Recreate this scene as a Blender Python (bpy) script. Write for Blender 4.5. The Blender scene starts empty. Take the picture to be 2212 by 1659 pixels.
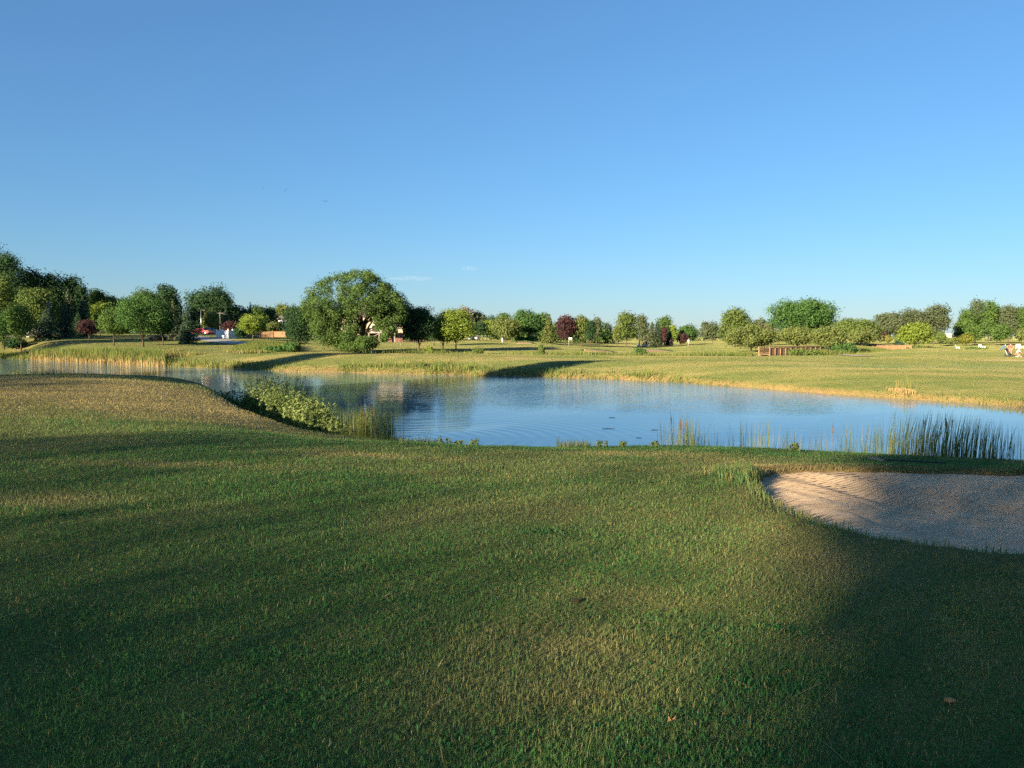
import bpy, bmesh, math, random
import numpy as np
from mathutils import Vector, Matrix
R = math.radians
S = bpy.context.scene
COL = S.collection

# ------------------------------------------------------------------ camera model
HZ = 336.5
F = 769.0
TH = math.atan((384 - HZ) / F)
CZ = 3.7                       # eye height above the pond surface (z = 0)
def at(px, py, d):
    X = (px - 512) / F; Y = -(py - 384) / F
    dy = math.cos(TH) + Y * math.sin(TH); dz = -math.sin(TH) + Y * math.cos(TH)
    s = d / dy
    return (X * s, d, CZ + dz * s)
def zat(py, d):
    return at(512, py, d)[2]
def xat(px, d, py=345):
    return at(px, py, d)[0]
def water_hit(px, py):
    a = at(px, py, 1.0)
    s = CZ / (CZ - a[2])
    return (a[0] * s, s)

AZ, EL = R(40), R(14)          # shadows run 40 degrees right of straight ahead
SUN_DIR = Vector((-math.sin(AZ) * math.cos(EL), -math.cos(AZ) * math.cos(EL), math.sin(EL)))

# ------------------------------------------------------------------ numpy noise
def _hash(ix, iy, seed):
    n = (ix.astype(np.int64) * 374761393 + iy.astype(np.int64) * 668265263 + seed * 144665) & 0x7fffffff
    n = ((n ^ (n >> 13)) * 1274126177) & 0x7fffffff
    return ((n ^ (n >> 16)) & 0xffff) / 65535.0
def vnoise(x, y, seed=0):
    x = np.asarray(x, float); y = np.asarray(y, float)
    ix = np.floor(x); iy = np.floor(y); fx = x - ix; fy = y - iy
    fx = fx * fx * (3 - 2 * fx); fy = fy * fy * (3 - 2 * fy)
    a = _hash(ix, iy, seed); b = _hash(ix + 1, iy, seed); c = _hash(ix, iy + 1, seed); d = _hash(ix + 1, iy + 1, seed)
    return (a * (1 - fx) + b * fx) * (1 - fy) + (c * (1 - fx) + d * fx) * fy
def fbm(x, y, seed=0, o=4):
    s = 0; a = .5; t = 0
    for k in range(o):
        s = s + a * vnoise(x * 2 ** k, y * 2 ** k, seed + k * 17); t += a; a *= .5
    return s / t
def sst(a, b, x):
    t = np.clip((x - a) / (b - a), 0, 1)
    return t * t * (3 - 2 * t)

# ------------------------------------------------------------------ polygons
def seg_dist(P, x, y, W=None):
    """signed distance to closed polygon, positive inside; also the value W interpolated at the nearest edge"""
    n = len(P); best = np.full(x.shape, 1e18); ins = np.zeros(x.shape, bool); wv = np.zeros(x.shape)
    for i in range(n):
        ax, ay = P[i]; bx, by = P[(i + 1) % n]
        ex, ey = bx - ax, by - ay
        t = np.clip(((x - ax) * ex + (y - ay) * ey) / (ex * ex + ey * ey + 1e-12), 0, 1)
        dd = (x - ax - t * ex) ** 2 + (y - ay - t * ey) ** 2
        m = dd < best
        best = np.where(m, dd, best)
        if W is not None:
            wv = np.where(m, W[i] * (1 - t) + W[(i + 1) % n] * t, wv)
        c = ((ay > y) != (by > y)) & (x < ex * (y - ay) / (ey if abs(ey) > 1e-12 else 1e-12) + ax)
        ins ^= c
    s = np.sqrt(best)
    return np.where(ins, s, -s), wv

far_px = [(0, 358.4), (40, 360), (77, 362), (115, 363.8), (154, 365.9), (200, 367.6), (242, 369), (275, 370.6), (304, 371.7), (324, 371.8), (370, 373.3), (410, 374.2),
          (448, 374.6), (481, 375.9), (542, 377), (587, 378.2), (625, 379.6), (664, 381), (710, 384.5), (757, 387.9), (797, 391.5), (850, 395.3), (903, 398.8), (965, 403), (1024, 407.6), (1110, 414), (1220, 424)]
far_shore = [(-150, 165), (-112, 147)] + [water_hit(*p) for p in far_px] + [(45, 25), (58, 17)]
near_shore = [(70, 6), (52, 8), (36, 13), (26, 17), (20, 19.5), (14, 21), (8, 22), (2, 22.8), (-3, 24.3), (-5.6, 25.6), (-7.6, 27.6), (-9.2, 30), (-10.8, 33), (-13.4, 36), (-18, 38.5), (-30, 43), (-60, 52), (-150, 80)]
POND = far_shore + near_shore
POND_W = [9.0] * len(far_shore) + [2.6] * len(near_shore)
POND_LIP = [1.0] * len(far_shore) + [0.0] * len(near_shore)

bk_px = [(757, 478, 12.2), (768, 470.5, 13.4), (800, 468.5, 13.9), (850, 468, 14.0), (930, 469.5, 14.0), (1024, 471.5, 13.9), (1150, 473, 13.6), (1350, 486, 12.0), (1400, 520, 9.6), (1300, 556, 8.0), (1150, 562, 7.3),
         (1024, 557, 7.3), (926, 546, 7.7), (856, 535, 8.15), (826, 525, 8.5), (796, 513, 9.1), (776, 504, 9.9), (762, 493, 11.0)]

# ------------------------------------------------------------------ land heights
ctrl = [(0, 0, 2.05), (-10, 0, 2.12), (10, 0, 1.98), (0, -20, 2.3), (-40, -25, 2.6), (40, -25, 2.3), (0, 6, 1.87), (0, 10, 1.67), (0, 14, 1.45), (0, 17, 1.24), (0, 20.5, .70),
        (5, 10, 1.64), (4.5, 14.3, 1.36), (4.5, 17.2, 1.15), (7, 14.6, 1.27), (10, 14.6, 1.2), (7.5, 16.8, 1.02), (16, 13, 1.15), (10, 7, 1.68), (20, 5, 1.5), (12, 17, .82), (24, 12, 1.0), (40, -5, 1.6),
        (-9.3, 14, 1.83), (-12, 20, 1.93), (-20, 30, 2.2), (-14, 29, 2.12), (-11.5, 28, 1.7), (-9.5, 24, 1.42), (-7, 18, 1.52), (-6, 21.5, .95), (-3, 17, 1.36), (-30, 20, 2.35), (-20, 10, 2.2), (-60, 30, 2.8), (-25, 36, 1.6), (-80, 0, 3.2)]
def cp(px, py, d):
    p = at(px, py, d); ctrl.append(p)
for a in [(200, 352.5, 108), (300, 353, 103), (355, 353.2, 100), (400, 353.5, 97), (450, 354, 96), (512, 355.5, 95), (560, 357.6, 92), (600, 358, 92), (660, 358, 90), (720, 358.3, 88), (850, 358, 90), (950, 357.3, 97), (1024, 361.5, 82),
          (1010, 356, 101), (1024, 355, 108), (430, 351.4, 115), (505, 342.3, 190), (568, 345.4, 185), (626, 347.2, 185), (642, 347.3, 200), (690, 345.7, 205), (735, 347.5, 170), (753, 352.1, 138), (797, 348.5, 145), (830, 351.5, 138), (861, 345.4, 165),
          (916, 346, 175), (958, 348.9, 195), (1000, 345.4, 230), (975, 344.6, 240), (7, 347, 141), (48, 338.8, 150), (93, 339.5, 150), (114, 345.7, 128), (147, 346.5, 126), (188, 343, 140), (253, 341, 150), (228, 338.2, 160), (266, 338, 165),
          (300, 351.7, 112), (355, 351.5, 110), (419, 351.7, 113), (380, 342.4, 215), (528, 341, 200), (60, 350, 118), (160, 350, 112), (540, 344, 170), (480, 346, 150), (480, 341, 180), (590, 349, 150), (700, 349, 160), (620, 350.5, 160),
          (1100, 352, 130), (1200, 372, 70), (-100, 352, 125), (-200, 330, 170)]:
    cp(*a)
ctrl += [(-130, 230, 5.0), (-60, 260, 3.2), (0, 300, 2.2), (100, 320, 1.4), (220, 330, 1.2), (-300, 300, 6), (-300, 0, 4), (300, 0, 1.5), (0, -300, 3)]
for k in range(12):
    a = k * math.pi / 6
    for rr, zz in ((700, 1.2), (2500, 1.0), (6000, 1.0)):
        ctrl.append((rr * math.sin(a), rr * math.cos(a), zz))
CTRL = np.array(ctrl)
def _warp(x, y):
    r = np.sqrt(x * x + y * y) + 1e-9
    k = np.arcsinh(r / 15.0) / r
    return x * k, y * k
_cx, _cy = _warp(CTRL[:, 0], CTRL[:, 1])
def _ker(r2):
    return .5 * r2 * np.log(r2 + 1e-12)
_n = len(CTRL)
_A = np.zeros((_n + 3, _n + 3))
_A[:_n, :_n] = _ker((_cx[:, None] - _cx) ** 2 + (_cy[:, None] - _cy) ** 2) + np.eye(_n) * 2e-4
_A[:_n, _n] = 1; _A[:_n, _n + 1] = _cx; _A[:_n, _n + 2] = _cy; _A[_n:, :_n] = _A[:_n, _n:].T
_w = np.linalg.solve(_A, np.concatenate([CTRL[:, 2], [0, 0, 0]]))
def land(x, y):
    x = np.asarray(x, float); y = np.asarray(y, float); sh = x.shape
    x = x.ravel(); y = y.ravel(); u, v = _warp(x, y)
    z = _w[_n] + _w[_n + 1] * u + _w[_n + 2] * v
    for i in range(_n):
        z += _w[i] * _ker((u - _cx[i]) ** 2 + (v - _cy[i]) ** 2)
    r = np.sqrt(x * x + y * y)
    z += (fbm(x * .08, y * .08, 3, 3) - .5) * .35 * sst(25, 90, r) + (fbm(x * .5, y * .5, 9, 3) - .5) * .06
    return z.reshape(sh)
def hit(px, py, d0=3.0, d1=20.0):
    """where a sight line meets the bare land"""
    a = at(px, py, 1.0); d = np.arange(d0, d1, .02); zz = CZ + (a[2] - CZ) * d; k = np.argmax(zz < land(a[0] * d, d)); return (a[0] * d[k], d[k])
BUNKER = [hit(a, b) for a, b, d in bk_px]
# the wet ditch that runs behind the far strip, under both footbridges
DITCH = [(xat(395, 108), 108), (xat(470, 111), 111), (xat(560, 112), 112), (xat(650, 113), 113), (xat(740, 119), 119), (xat(800, 125), 125), (xat(850, 138), 138), (xat(890, 158), 158), (xat(930, 185), 185)]
def ditch_dist(x, y):
    best = np.full(np.shape(x), 1e18)
    for (ax, ay), (bx, by) in zip(DITCH[:-1], DITCH[1:]):
        ex, ey = bx - ax, by - ay
        t = np.clip(((x - ax) * ex + (y - ay) * ey) / (ex * ex + ey * ey), 0, 1)
        best = np.minimum(best, (x - ax - t * ex) ** 2 + (y - ay - t * ey) ** 2)
    return np.sqrt(best)
FARB = []                      # small far bunkers: x, y, rx, ry, depth
for px, py, d, wx, ry in ((598, 352, 128, 2.6, 3.0), (655, 350, 150, 3.2, 4.0), (525, 344.3, 172, 1.9, 3.0)):
    FARB.append((xat(px, d), d, wx, ry))
def ground(x, y, full=False):
    x = np.asarray(x, float); y = np.asarray(y, float)
    L = land(x, y)
    L = L - 0.9 * np.exp(-(ditch_dist(x, y) / 4.0) ** 2)
    s, W = seg_dist(POND, x, y, POND_W); _, lip = seg_dist(POND, x, y, POND_LIP)
    e = -s + (fbm(x * .35, y * .35, 21, 3) - .5) * 1.3 * sst(30, 60, y)
    L = np.maximum(L, .35)
    t = np.clip(e / W, 0, 1)
    prof = lip * (.28 * sst(0, .5, e)) + (1 - lip) * 0
    base = np.where(e > 0, prof + (L - prof) * np.where(lip > .5, t ** .9, t * t * (3 - 2 * t)), -np.minimum(1.5, -e * .5))
    b, _ = seg_dist(BUNKER, x, y)
    z = base - .62 * sst(-.02, .3, b) + .05 * np.exp(-((b + .25) / .3) ** 2)
    for fx, fy, rx, ry in FARB:
        q = ((x - fx) / rx) ** 2 + ((y - fy) / ry) ** 2
        z = z - .12 * (1 - sst(.7, 1.1, q))
    if full:
        return z, L, e, lip, b
    return z
def gz(x, y):
    return float(ground(np.array([x]), np.array([y]))[0])
def sand_z(x, y):
    b, _ = seg_dist(BUNKER, x, y)
    L = land(x, y)
    return L - .07 - .36 * sst(0, 2.6, b) + (fbm(x * 1.3, y * 1.3, 5, 3) - .5) * .06

def dryness(x, y):
    """straw-coloured wear of the turf, 0 to 1, with sunlit gold added on the mound"""
    x = np.asarray(x, float); y = np.asarray(y, float)
    d = sst(.48, .74, fbm(x * .22, y * .22, 31, 4)) * .24
    d = d + sst(.5, .8, fbm(x * .9, y * .9, 57, 3)) * .16
    for cx, cy, rx, ry, a in ((.2, 4.3, .9, .42, .42), (.9, 5.2, .8, .3, .32), (.1, 3.6, .6, .3, .3), (4.6, 12.6, 1.1, 1.3, .7), (2.4, 15.6, 1.6, .5, .5), (-11, 25, 5.5, 4.5, 1.0), (-15, 23, 6, 3.5, .85), (-5, 11.5, 2.2, .35, .5), (-2.6, 13.5, 1.7, .5, .5), (-5.2, 8.6, 1.4, .5, .4), (3.4, 9.0, .5, 1.1, .35), (2.6, 6.4, .4, .7, .4)):  # mound patches: tan dry turf, strengthened to carry its sunlit gold
        q = ((x - cx) / rx) ** 2 + ((y - cy) / ry) ** 2
        d = d + a * np.exp(-q) * (.5 + fbm(x * 2.2, y * 2.2, 71, 3))
    r = np.sqrt(x * x + y * y)
    d = d + .12 * sst(40, 70, r) + .35 * sst(40, 70, r) * sst(.45, .7, fbm(x * .05, y * .28, 90, 4))
    return np.clip(d, 0, 1)

# ------------------------------------------------------------------ materials
def M(name, build):
    m = bpy.data.materials.new(name); m.use_nodes = True
    nt = m.node_tree; nt.nodes.clear()
    out = nt.nodes.new('ShaderNodeOutputMaterial')
    sh = build(nt, nt.nodes, nt.links)
    nt.links.new(sh, out.inputs['Surface'])
    return m
def noise(nt, scale, detail=4, rough=.55, vec=None, dist=0):
    n = nt.nodes.new('ShaderNodeTexNoise'); n.inputs['Scale'].default_value = scale; n.inputs['Detail'].default_value = detail
    n.inputs['Roughness'].default_value = rough; n.inputs['Distortion'].default_value = dist
    if vec is not None: nt.links.new(vec, n.inputs['Vector'])
    return n.outputs['Fac']
def pos(nt, scale=None):
    g = nt.nodes.new('ShaderNodeNewGeometry'); o = g.outputs['Position']
    if scale:
        mp = nt.nodes.new('ShaderNodeMapping'); mp.inputs['Scale'].default_value = scale
        nt.links.new(o, mp.inputs['Vector']); o = mp.outputs['Vector']
    return o
def ramp(nt, fac, stops):
    r = nt.nodes.new('ShaderNodeValToRGB'); e = r.color_ramp.elements
    while len(e) < len(stops): e.new(.5)
    for i, (p, c) in enumerate(stops):
        e[i].position = p; e[i].color = (*c, 1) if len(c) == 3 else c
    nt.links.new(fac, r.inputs['Fac']); return r.outputs['Color']
def mix(nt, fac, a, b, mode='MIX'):
    m = nt.nodes.new('ShaderNodeMix'); m.data_type = 'RGBA'; m.blend_type = mode
    for v, i in ((fac, 0), (a, 6), (b, 7)):
        if isinstance(v, (int, float)): m.inputs[i].default_value = v
        elif isinstance(v, tuple): m.inputs[i].default_value = (*v, 1)
        else: nt.links.new(v, m.inputs[i])
    return m.outputs[2]
def math_(nt, op, a, b=None, clamp=False):
    m = nt.nodes.new('ShaderNodeMath'); m.operation = op; m.use_clamp = clamp
    for v, i in ((a, 0), (b, 1)):
        if v is None: continue
        if isinstance(v, (int, float)): m.inputs[i].default_value = v
        else: nt.links.new(v, m.inputs[i])
    return m.outputs[0]
def attr(nt, name):
    a = nt.nodes.new('ShaderNodeAttribute'); a.attribute_name = name; return a.outputs['Fac']
def bump(nt, h, strength, dist=.1):
    b = nt.nodes.new('ShaderNodeBump'); b.inputs['Strength'].default_value = strength; b.inputs['Distance'].default_value = dist
    nt.links.new(h, b.inputs['Height']); return b.outputs['Normal']
def principled(nt, col, rough=.6, spec=.3, metal=0, normal=None, diffr=0):
    p = nt.nodes.new('ShaderNodeBsdfPrincipled')
    if isinstance(col, tuple): p.inputs['Base Color'].default_value = (*col, 1)
    else: nt.links.new(col, p.inputs['Base Color'])
    if isinstance(rough, (int, float)): p.inputs['Roughness'].default_value = rough
    else: nt.links.new(rough, p.inputs['Roughness'])
    p.inputs['Specular IOR Level'].default_value = spec; p.inputs['Metallic'].default_value = metal
    if diffr: p.inputs['Diffuse Roughness'].default_value = diffr
    if normal is not None: nt.links.new(normal, p.inputs['Normal'])
    return p.outputs[0]
def plain(name, col, rough=.6, spec=.3, metal=0, var=.18, scale=3.0):
    def b(nt, N, L):
        f = noise(nt, scale, 4, .6, pos(nt))
        c = ramp(nt, f, [(.25, tuple(v * (1 - var) for v in col)), (.75, tuple(min(1, v * (1 + var)) for v in col))])
        return principled(nt, c, rough, spec, metal)
    return M(name, b)
def leafmat(name, c0, c1, trans=.28):
    def b(nt, N, L):
        c = mix(nt, attr(nt, 'rnd'), c0, c1)
        c = mix(nt, math_(nt, 'MULTIPLY', noise(nt, .9, 3, .6, pos(nt)), .35), c, tuple(v * .55 for v in c0))
        d = N.new('ShaderNodeBsdfDiffuse'); t = N.new('ShaderNodeBsdfTranslucent'); m = N.new('ShaderNodeMixShader')
        m.inputs[0].default_value = trans
        L.new(c, d.inputs['Color']); L.new(c, t.inputs['Color']); L.new(d.outputs[0], m.inputs[1]); L.new(t.outputs[0], m.inputs[2])
        return m.outputs[0]
    return M(name, b)

# ------------------------------------------------------------------ objects
def tag(o, label=None, cat=None, group=None, kind=None):
    if label: o['label'] = label
    if cat: o['category'] = cat
    if group: o['group'] = group
    if kind: o['kind'] = kind
    return o
def empty(name, loc, rz=0):
    o = bpy.data.objects.new(name, None); o.location = loc; o.rotation_euler = (0, 0, rz); o.empty_display_size = .2
    COL.objects.link(o); return o
def link(name, me, mat=None, parent=None, loc=(0, 0, 0)):
    o = bpy.data.objects.new(name, me); COL.objects.link(o)
    if mat: me.materials.append(mat)
    if parent: o.parent = parent
    o.location = loc; return o
def np_mesh(name, V, Fc, k, attrs=None, smooth=False):
    """V (n,3), Fc (m,k) polygons of k corners"""
    me = bpy.data.meshes.new(name)
    V = np.ascontiguousarray(V, np.float32); Fc = np.ascontiguousarray(Fc, np.int32)
    me.vertices.add(len(V)); me.vertices.foreach_set('co', V.ravel())
    me.loops.add(Fc.size); me.loops.foreach_set('vertex_index', Fc.ravel())
    me.polygons.add(len(Fc)); me.polygons.foreach_set('loop_start', np.arange(0, Fc.size, k, dtype=np.int32))
    if smooth: me.polygons.foreach_set('use_smooth', np.ones(len(Fc), bool))
    me.update(calc_edges=True)
    for an, (dom, arr) in (attrs or {}).items():
        a = me.attributes.new(an, 'FLOAT', dom); a.data.foreach_set('value', np.ascontiguousarray(arr, np.float32))
    return me
class MB:
    def __init__(s): s.v = []; s.f = []
    def add(s, vs, fs, mat=None):
        o = len(s.v)
        s.v += [tuple(mat @ Vector(v)) if mat is not None else tuple(v) for v in vs]
        s.f += [tuple(i + o for i in f) for f in fs]; return s
    def box(s, c, d, rz=0, rx=0, ry=0, taper=1):
        x, y, z = d[0] / 2, d[1] / 2, d[2] / 2; t = taper
        m = Matrix.Translation(c) @ Matrix.Rotation(rz, 4, 'Z') @ Matrix.Rotation(ry, 4, 'Y') @ Matrix.Rotation(rx, 4, 'X')
        return s.add([(-x, -y, -z), (x, -y, -z), (x, y, -z), (-x, y, -z), (-x * t, -y * t, z), (x * t, -y * t, z), (x * t, y * t, z), (-x * t, y * t, z)],
                     [(0, 3, 2, 1), (4, 5, 6, 7), (0, 1, 5, 4), (1, 2, 6, 5), (2, 3, 7, 6), (3, 0, 4, 7)], m)
    def bar(s, a, b, w, h=None):
        a = Vector(a); b = Vector(b); q = (b - a).to_track_quat('Z', 'Y').to_matrix().to_4x4()
        m = Matrix.Translation((a + b) / 2) @ q; l = (b - a).length; x, y = w / 2, (h or w) / 2
        return s.add([(-x, -y, -l / 2), (x, -y, -l / 2), (x, y, -l / 2), (-x, y, -l / 2), (-x, -y, l / 2), (x, -y, l / 2), (x, y, l / 2), (-x, y, l / 2)],
                     [(0, 3, 2, 1), (4, 5, 6, 7), (0, 1, 5, 4), (1, 2, 6, 5), (2, 3, 7, 6), (3, 0, 4, 7)], m)
    def tube(s, pts, rad, n=8, cap=True):
        P = [Vector(p) for p in pts]; rings = []; up = Vector((0, 0, 1)); o = len(s.v)
        for i, p in enumerate(P):
            t = (P[min(i + 1, len(P) - 1)] - P[max(i - 1, 0)]).normalized()
            a = t.cross(up if abs(t.z) < .95 else Vector((1, 0, 0))).normalized(); b = t.cross(a)
            r = rad[i] if isinstance(rad, (list, tuple)) else rad
            for k in range(n):
                an = 2 * math.pi * k / n
                s.v.append(tuple(p + (a * math.cos(an) + b * math.sin(an)) * r))
        for i in range(len(P) - 1):
            for k in range(n):
                s.f.append((o + i * n + k, o + i * n + (k + 1) % n, o + (i + 1) * n + (k + 1) % n, o + (i + 1) * n + k))
        if cap:
            s.f.append(tuple(o + k for k in reversed(range(n)))); s.f.append(tuple(o + (len(P) - 1) * n + k for k in range(n)))
        return s
    def prism(s, prof, y0, y1):
        """profile in xz pushed along y"""
        n = len(prof)
        return s.add([(x, y0, z) for x, z in prof] + [(x, y1, z) for x, z in prof],
                     [tuple(range(n)), tuple(reversed(range(n, 2 * n)))] + [((i + 1) % n, i, n + i, n + (i + 1) % n) for i in range(n)])
    def ball(s, c, r, n=10, m=7):
        rx, ry, rz = r if isinstance(r, tuple) else (r, r, r); o = len(s.v)
        for i in range(m + 1):
            t = math.pi * i / m
            for k in range(n):
                a = 2 * math.pi * k / n
                s.v.append((c[0] + rx * math.sin(t) * math.cos(a), c[1] + ry * math.sin(t) * math.sin(a), c[2] + rz * math.cos(t)))
        for i in range(m):
            for k in range(n):
                s.f.append((o + i * n + k, o + (i + 1) * n + k, o + (i + 1) * n + (k + 1) % n, o + i * n + (k + 1) % n))
        return s
    def build(s, name, mat, parent=None, loc=(0, 0, 0), smooth=False, bevel=0):
        me = bpy.data.meshes.new(name); me.from_pydata(s.v, [], s.f)
        bm = bmesh.new(); bm.from_mesh(me); bmesh.ops.remove_doubles(bm, verts=bm.verts, dist=1e-5)
        if bevel:
            bmesh.ops.bevel(bm, geom=[e for e in bm.edges if e.is_manifold and e.calc_face_angle(0) > .5], offset=bevel, segments=2, affect='EDGES')
        bmesh.ops.recalc_face_normals(bm, faces=bm.faces); bm.to_mesh(me); bm.free()
        if smooth: me.polygons.foreach_set('use_smooth', [True] * len(me.polygons))
        me.update(); return link(name, me, mat, parent, loc)
def copy_tree(o, parent=None):
    c = o.copy(); COL.objects.link(c)
    if parent: c.parent = parent
    for ch in list(o.children): copy_tree(ch, c)
    return c
SUN_E, SKY_S, EXPO = 5.0, .077, 1.72
SKY = (1.15, 0.1, 8.2)
HAZE = 0
# ------------------------------------------------------------------ ground sheet
def axis(n, c, a, lo, hi):
    t = np.linspace(math.asinh((lo - c) / a), math.asinh((hi - c) / a), n)
    return c + a * np.sinh(t)
gx = axis(640, 0, 14, -4500, 4500); gy = axis(760, 13, 14, -2500, 6000)
GX, GY = np.meshgrid(gx, gy)
GZ, GL, GE, GLIP, GB = ground(GX, GY, True)
V = np.stack([GX, GY, GZ], -1).reshape(-1, 3)
nx, ny = len(gx), len(gy)
idx = np.arange(nx * ny).reshape(ny, nx)
Fq = np.stack([idx[:-1, :-1], idx[:-1, 1:], idx[1:, 1:], idx[1:, :-1]], -1).reshape(-1, 4)
dry = dryness(GX, GY)
soil = GLIP * np.exp(-(np.clip(GE, -5, 50) / .6) ** 2) * sst(-3, -.2, GE) + np.exp(-(GB / .35) ** 2) * .8
soil = soil * (.55 + .6 * fbm(GX * .4, GY * .4, 44, 3))
sandm = np.zeros_like(GX)
for fx, fy, rx, ry in FARB:
    q = ((GX - fx) / rx) ** 2 + ((GY - fy) / ry) ** 2
    sandm = sandm
# bare sandy strip by the right-hand green
sx, sy = xat(1000, 84), 84
sandm = np.maximum(sandm, .8 * np.exp(-((GY - 83.5 - .04 * (GX - sx)) / 1.3) ** 2) * sst(xat(940, 84), xat(975, 84), GX) * (.5 + fbm(GX * .3, GY * .9, 8, 3)))
fair = sst(61, 64, GY - .0 * GX) * (1 - sst(72, 75, GY)) * sst(18, 32, GX)
fair = np.maximum(fair, sst(92, 100, GY) * (1 - sst(104, 108, GY)) * .0)
def b_ground(nt, N, L):
    p = pos(nt)
    big = noise(nt, .13, 5, .6, p); med = noise(nt, 1.1, 5, .65, p); fine = noise(nt, 26, 4, .7, p); grain = noise(nt, 6, 5, .7, p)
    base = ramp(nt, big, [(.3, (.092, .146, .036)), (.7, (.178, .194, .050))])
    base = mix(nt, attr(nt, 'fair'), base, (.10, .165, .048))
    d = math_(nt, 'ADD', attr(nt, 'dry'), math_(nt, 'MULTIPLY', math_(nt, 'SUBTRACT', med, .5), .55), True)
    c = mix(nt, d, base, (.38, .30, .115))
    c = mix(nt, math_(nt, 'MULTIPLY', attr(nt, 'soil'), 1, True), c, ramp(nt, grain, [(.3, (.20, .115, .05)), (.7, (.40, .25, .11))]))
    c = mix(nt, attr(nt, 'sand'), c, (.46, .34, .20))
    c = mix(nt, math_(nt, 'MULTIPLY', ramp(nt, fine, [(.3, (1, 1, 1)), (.62, (0, 0, 0))]), .55), c, mix(nt, .6, c, (.012, .02, .006)))
    h = math_(nt, 'ADD', math_(nt, 'MULTIPLY', fine, .35), math_(nt, 'ADD', grain, math_(nt, 'MULTIPLY', med, .8)))
    return principled(nt, c, .9, .08, normal=bump(nt, h, .85, .22), diffr=1.0)
m_ground = M('turf', b_ground)
ground_me = np_mesh('ground', V, Fq, 4, {'dry': ('POINT', dry.ravel()), 'soil': ('POINT', np.clip(soil, 0, 1).ravel()), 'sand': ('POINT', sandm.ravel()), 'fair': ('POINT', fair.ravel())}, True)
tag(link('ground', ground_me, m_ground), kind='structure')
_V = V.reshape(ny, nx, 3)
def mesh_z(x, y):
    """height of the ground mesh itself (bilinear), so that things stand on what is drawn"""
    x = np.asarray(x, float); y = np.asarray(y, float)
    i = np.clip(np.searchsorted(gx, x) - 1, 0, nx - 2); j = np.clip(np.searchsorted(gy, y) - 1, 0, ny - 2)
    tx = (x - gx[i]) / (gx[i + 1] - gx[i]); ty = (y - gy[j]) / (gy[j + 1] - gy[j])
    return (GZ[j, i] * (1 - tx) + GZ[j, i + 1] * tx) * (1 - ty) + (GZ[j + 1, i] * (1 - tx) + GZ[j + 1, i + 1] * tx) * ty
def mz(x, y): return float(mesh_z(np.array([x]), np.array([y]))[0])

# ------------------------------------------------------------------ pond water
def b_water(nt, N, L):
    p = pos(nt)
    sep = N.new('ShaderNodeSeparateXYZ'); L.new(p, sep.inputs[0])
    patch = noise(nt, .05, 3, .5, pos(nt, (.7, 1.5, 1)))
    far = N.new('ShaderNodeMapRange'); L.new(math_(nt, 'ADD', sep.outputs[1], math_(nt, 'MULTIPLY', patch, 26)), far.inputs[0])
    far.inputs[1].default_value = 46; far.inputs[2].default_value = 62; far.interpolation_type = 'SMOOTHSTEP'
    east = N.new('ShaderNodeMapRange'); L.new(sep.outputs[0], east.inputs[0]); east.inputs[1].default_value = -9; east.inputs[2].default_value = 2; east.interpolation_type = 'SMOOTHSTEP'
    west = N.new('ShaderNodeMapRange'); L.new(sep.outputs[0], west.inputs[0]); west.inputs[1].default_value = -26; west.inputs[2].default_value = -34; west.interpolation_type = 'SMOOTHSTEP'
    rough = math_(nt, 'MULTIPLY', far.outputs[0], math_(nt, 'ADD', math_(nt, 'MULTIPLY', math_(nt, 'MAXIMUM', east.outputs[0], west.outputs[0]), .85), .15))
    w1 = noise(nt, 2.6, 3, .55, pos(nt, (.55, 1.0, 1)), .3); w2 = noise(nt, .55, 2, .5, pos(nt, (.5, 1, 1)))
    # rings spreading from a disturbance in the inlet
    mp = N.new('ShaderNodeMapping'); mp.inputs['Location'].default_value = (4.2, -27.5, 0); L.new(p, mp.inputs['Vector'])
    ring = N.new('ShaderNodeTexWave'); ring.wave_type = 'RINGS'; ring.rings_direction = 'Z'; ring.inputs['Scale'].default_value = .55; ring.inputs['Distortion'].default_value = 1.2; ring.inputs['Detail'].default_value = 1
    L.new(mp.outputs[0], ring.inputs['Vector'])
    ln = N.new('ShaderNodeVectorMath'); ln.operation = 'LENGTH'; L.new(mp.outputs[0], ln.inputs[0])
    rm = N.new('ShaderNodeMapRange'); L.new(ln.outputs['Value'], rm.inputs[0]); rm.inputs[1].default_value = 13; rm.inputs[2].default_value = 5
    h = math_(nt, 'ADD', math_(nt, 'MULTIPLY', w1, math_(nt, 'ADD', math_(nt, 'MULTIPLY', rough, .036), .0016)), math_(nt, 'MULTIPLY', w2, .007))
    h = math_(nt, 'ADD', h, math_(nt, 'MULTIPLY', ring.outputs['Fac'], math_(nt, 'MULTIPLY', rm.outputs[0], .0045)))
    pr = N.new('ShaderNodeBsdfPrincipled'); pr.inputs['Base Color'].default_value = (.14, .22, .25, 1); pr.inputs['Roughness'].default_value = .03; pr.inputs['IOR'].default_value = 1.55
    L.new(bump(nt, h, 1.0, 1.0), pr.inputs['Normal'])
    return pr.outputs[0]
bm = bmesh.new()
cx_, cy_ = np.mean([p[0] for p in POND]), np.mean([p[1] for p in POND])
def grown(P, g):
    out = []; n = len(P); area = sum(P[i][0] * P[(i + 1) % n][1] - P[(i + 1) % n][0] * P[i][1] for i in range(n)); sg = 1 if area > 0 else -1
    for i in range(n):
        a, b, c = Vector(P[i - 1]), Vector(P[i]), Vector(P[(i + 1) % n]); t = (c - a).normalized()
        out.append((b.x + sg * t.y * g, b.y - sg * t.x * g))
    return out
fc = bm.faces.new([bm.verts.new((x, y, 0)) for x, y in grown(POND, 1.0)])
bmesh.ops.triangulate(bm, faces=[fc])
bmesh.ops.recalc_face_normals(bm, faces=bm.faces)
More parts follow.
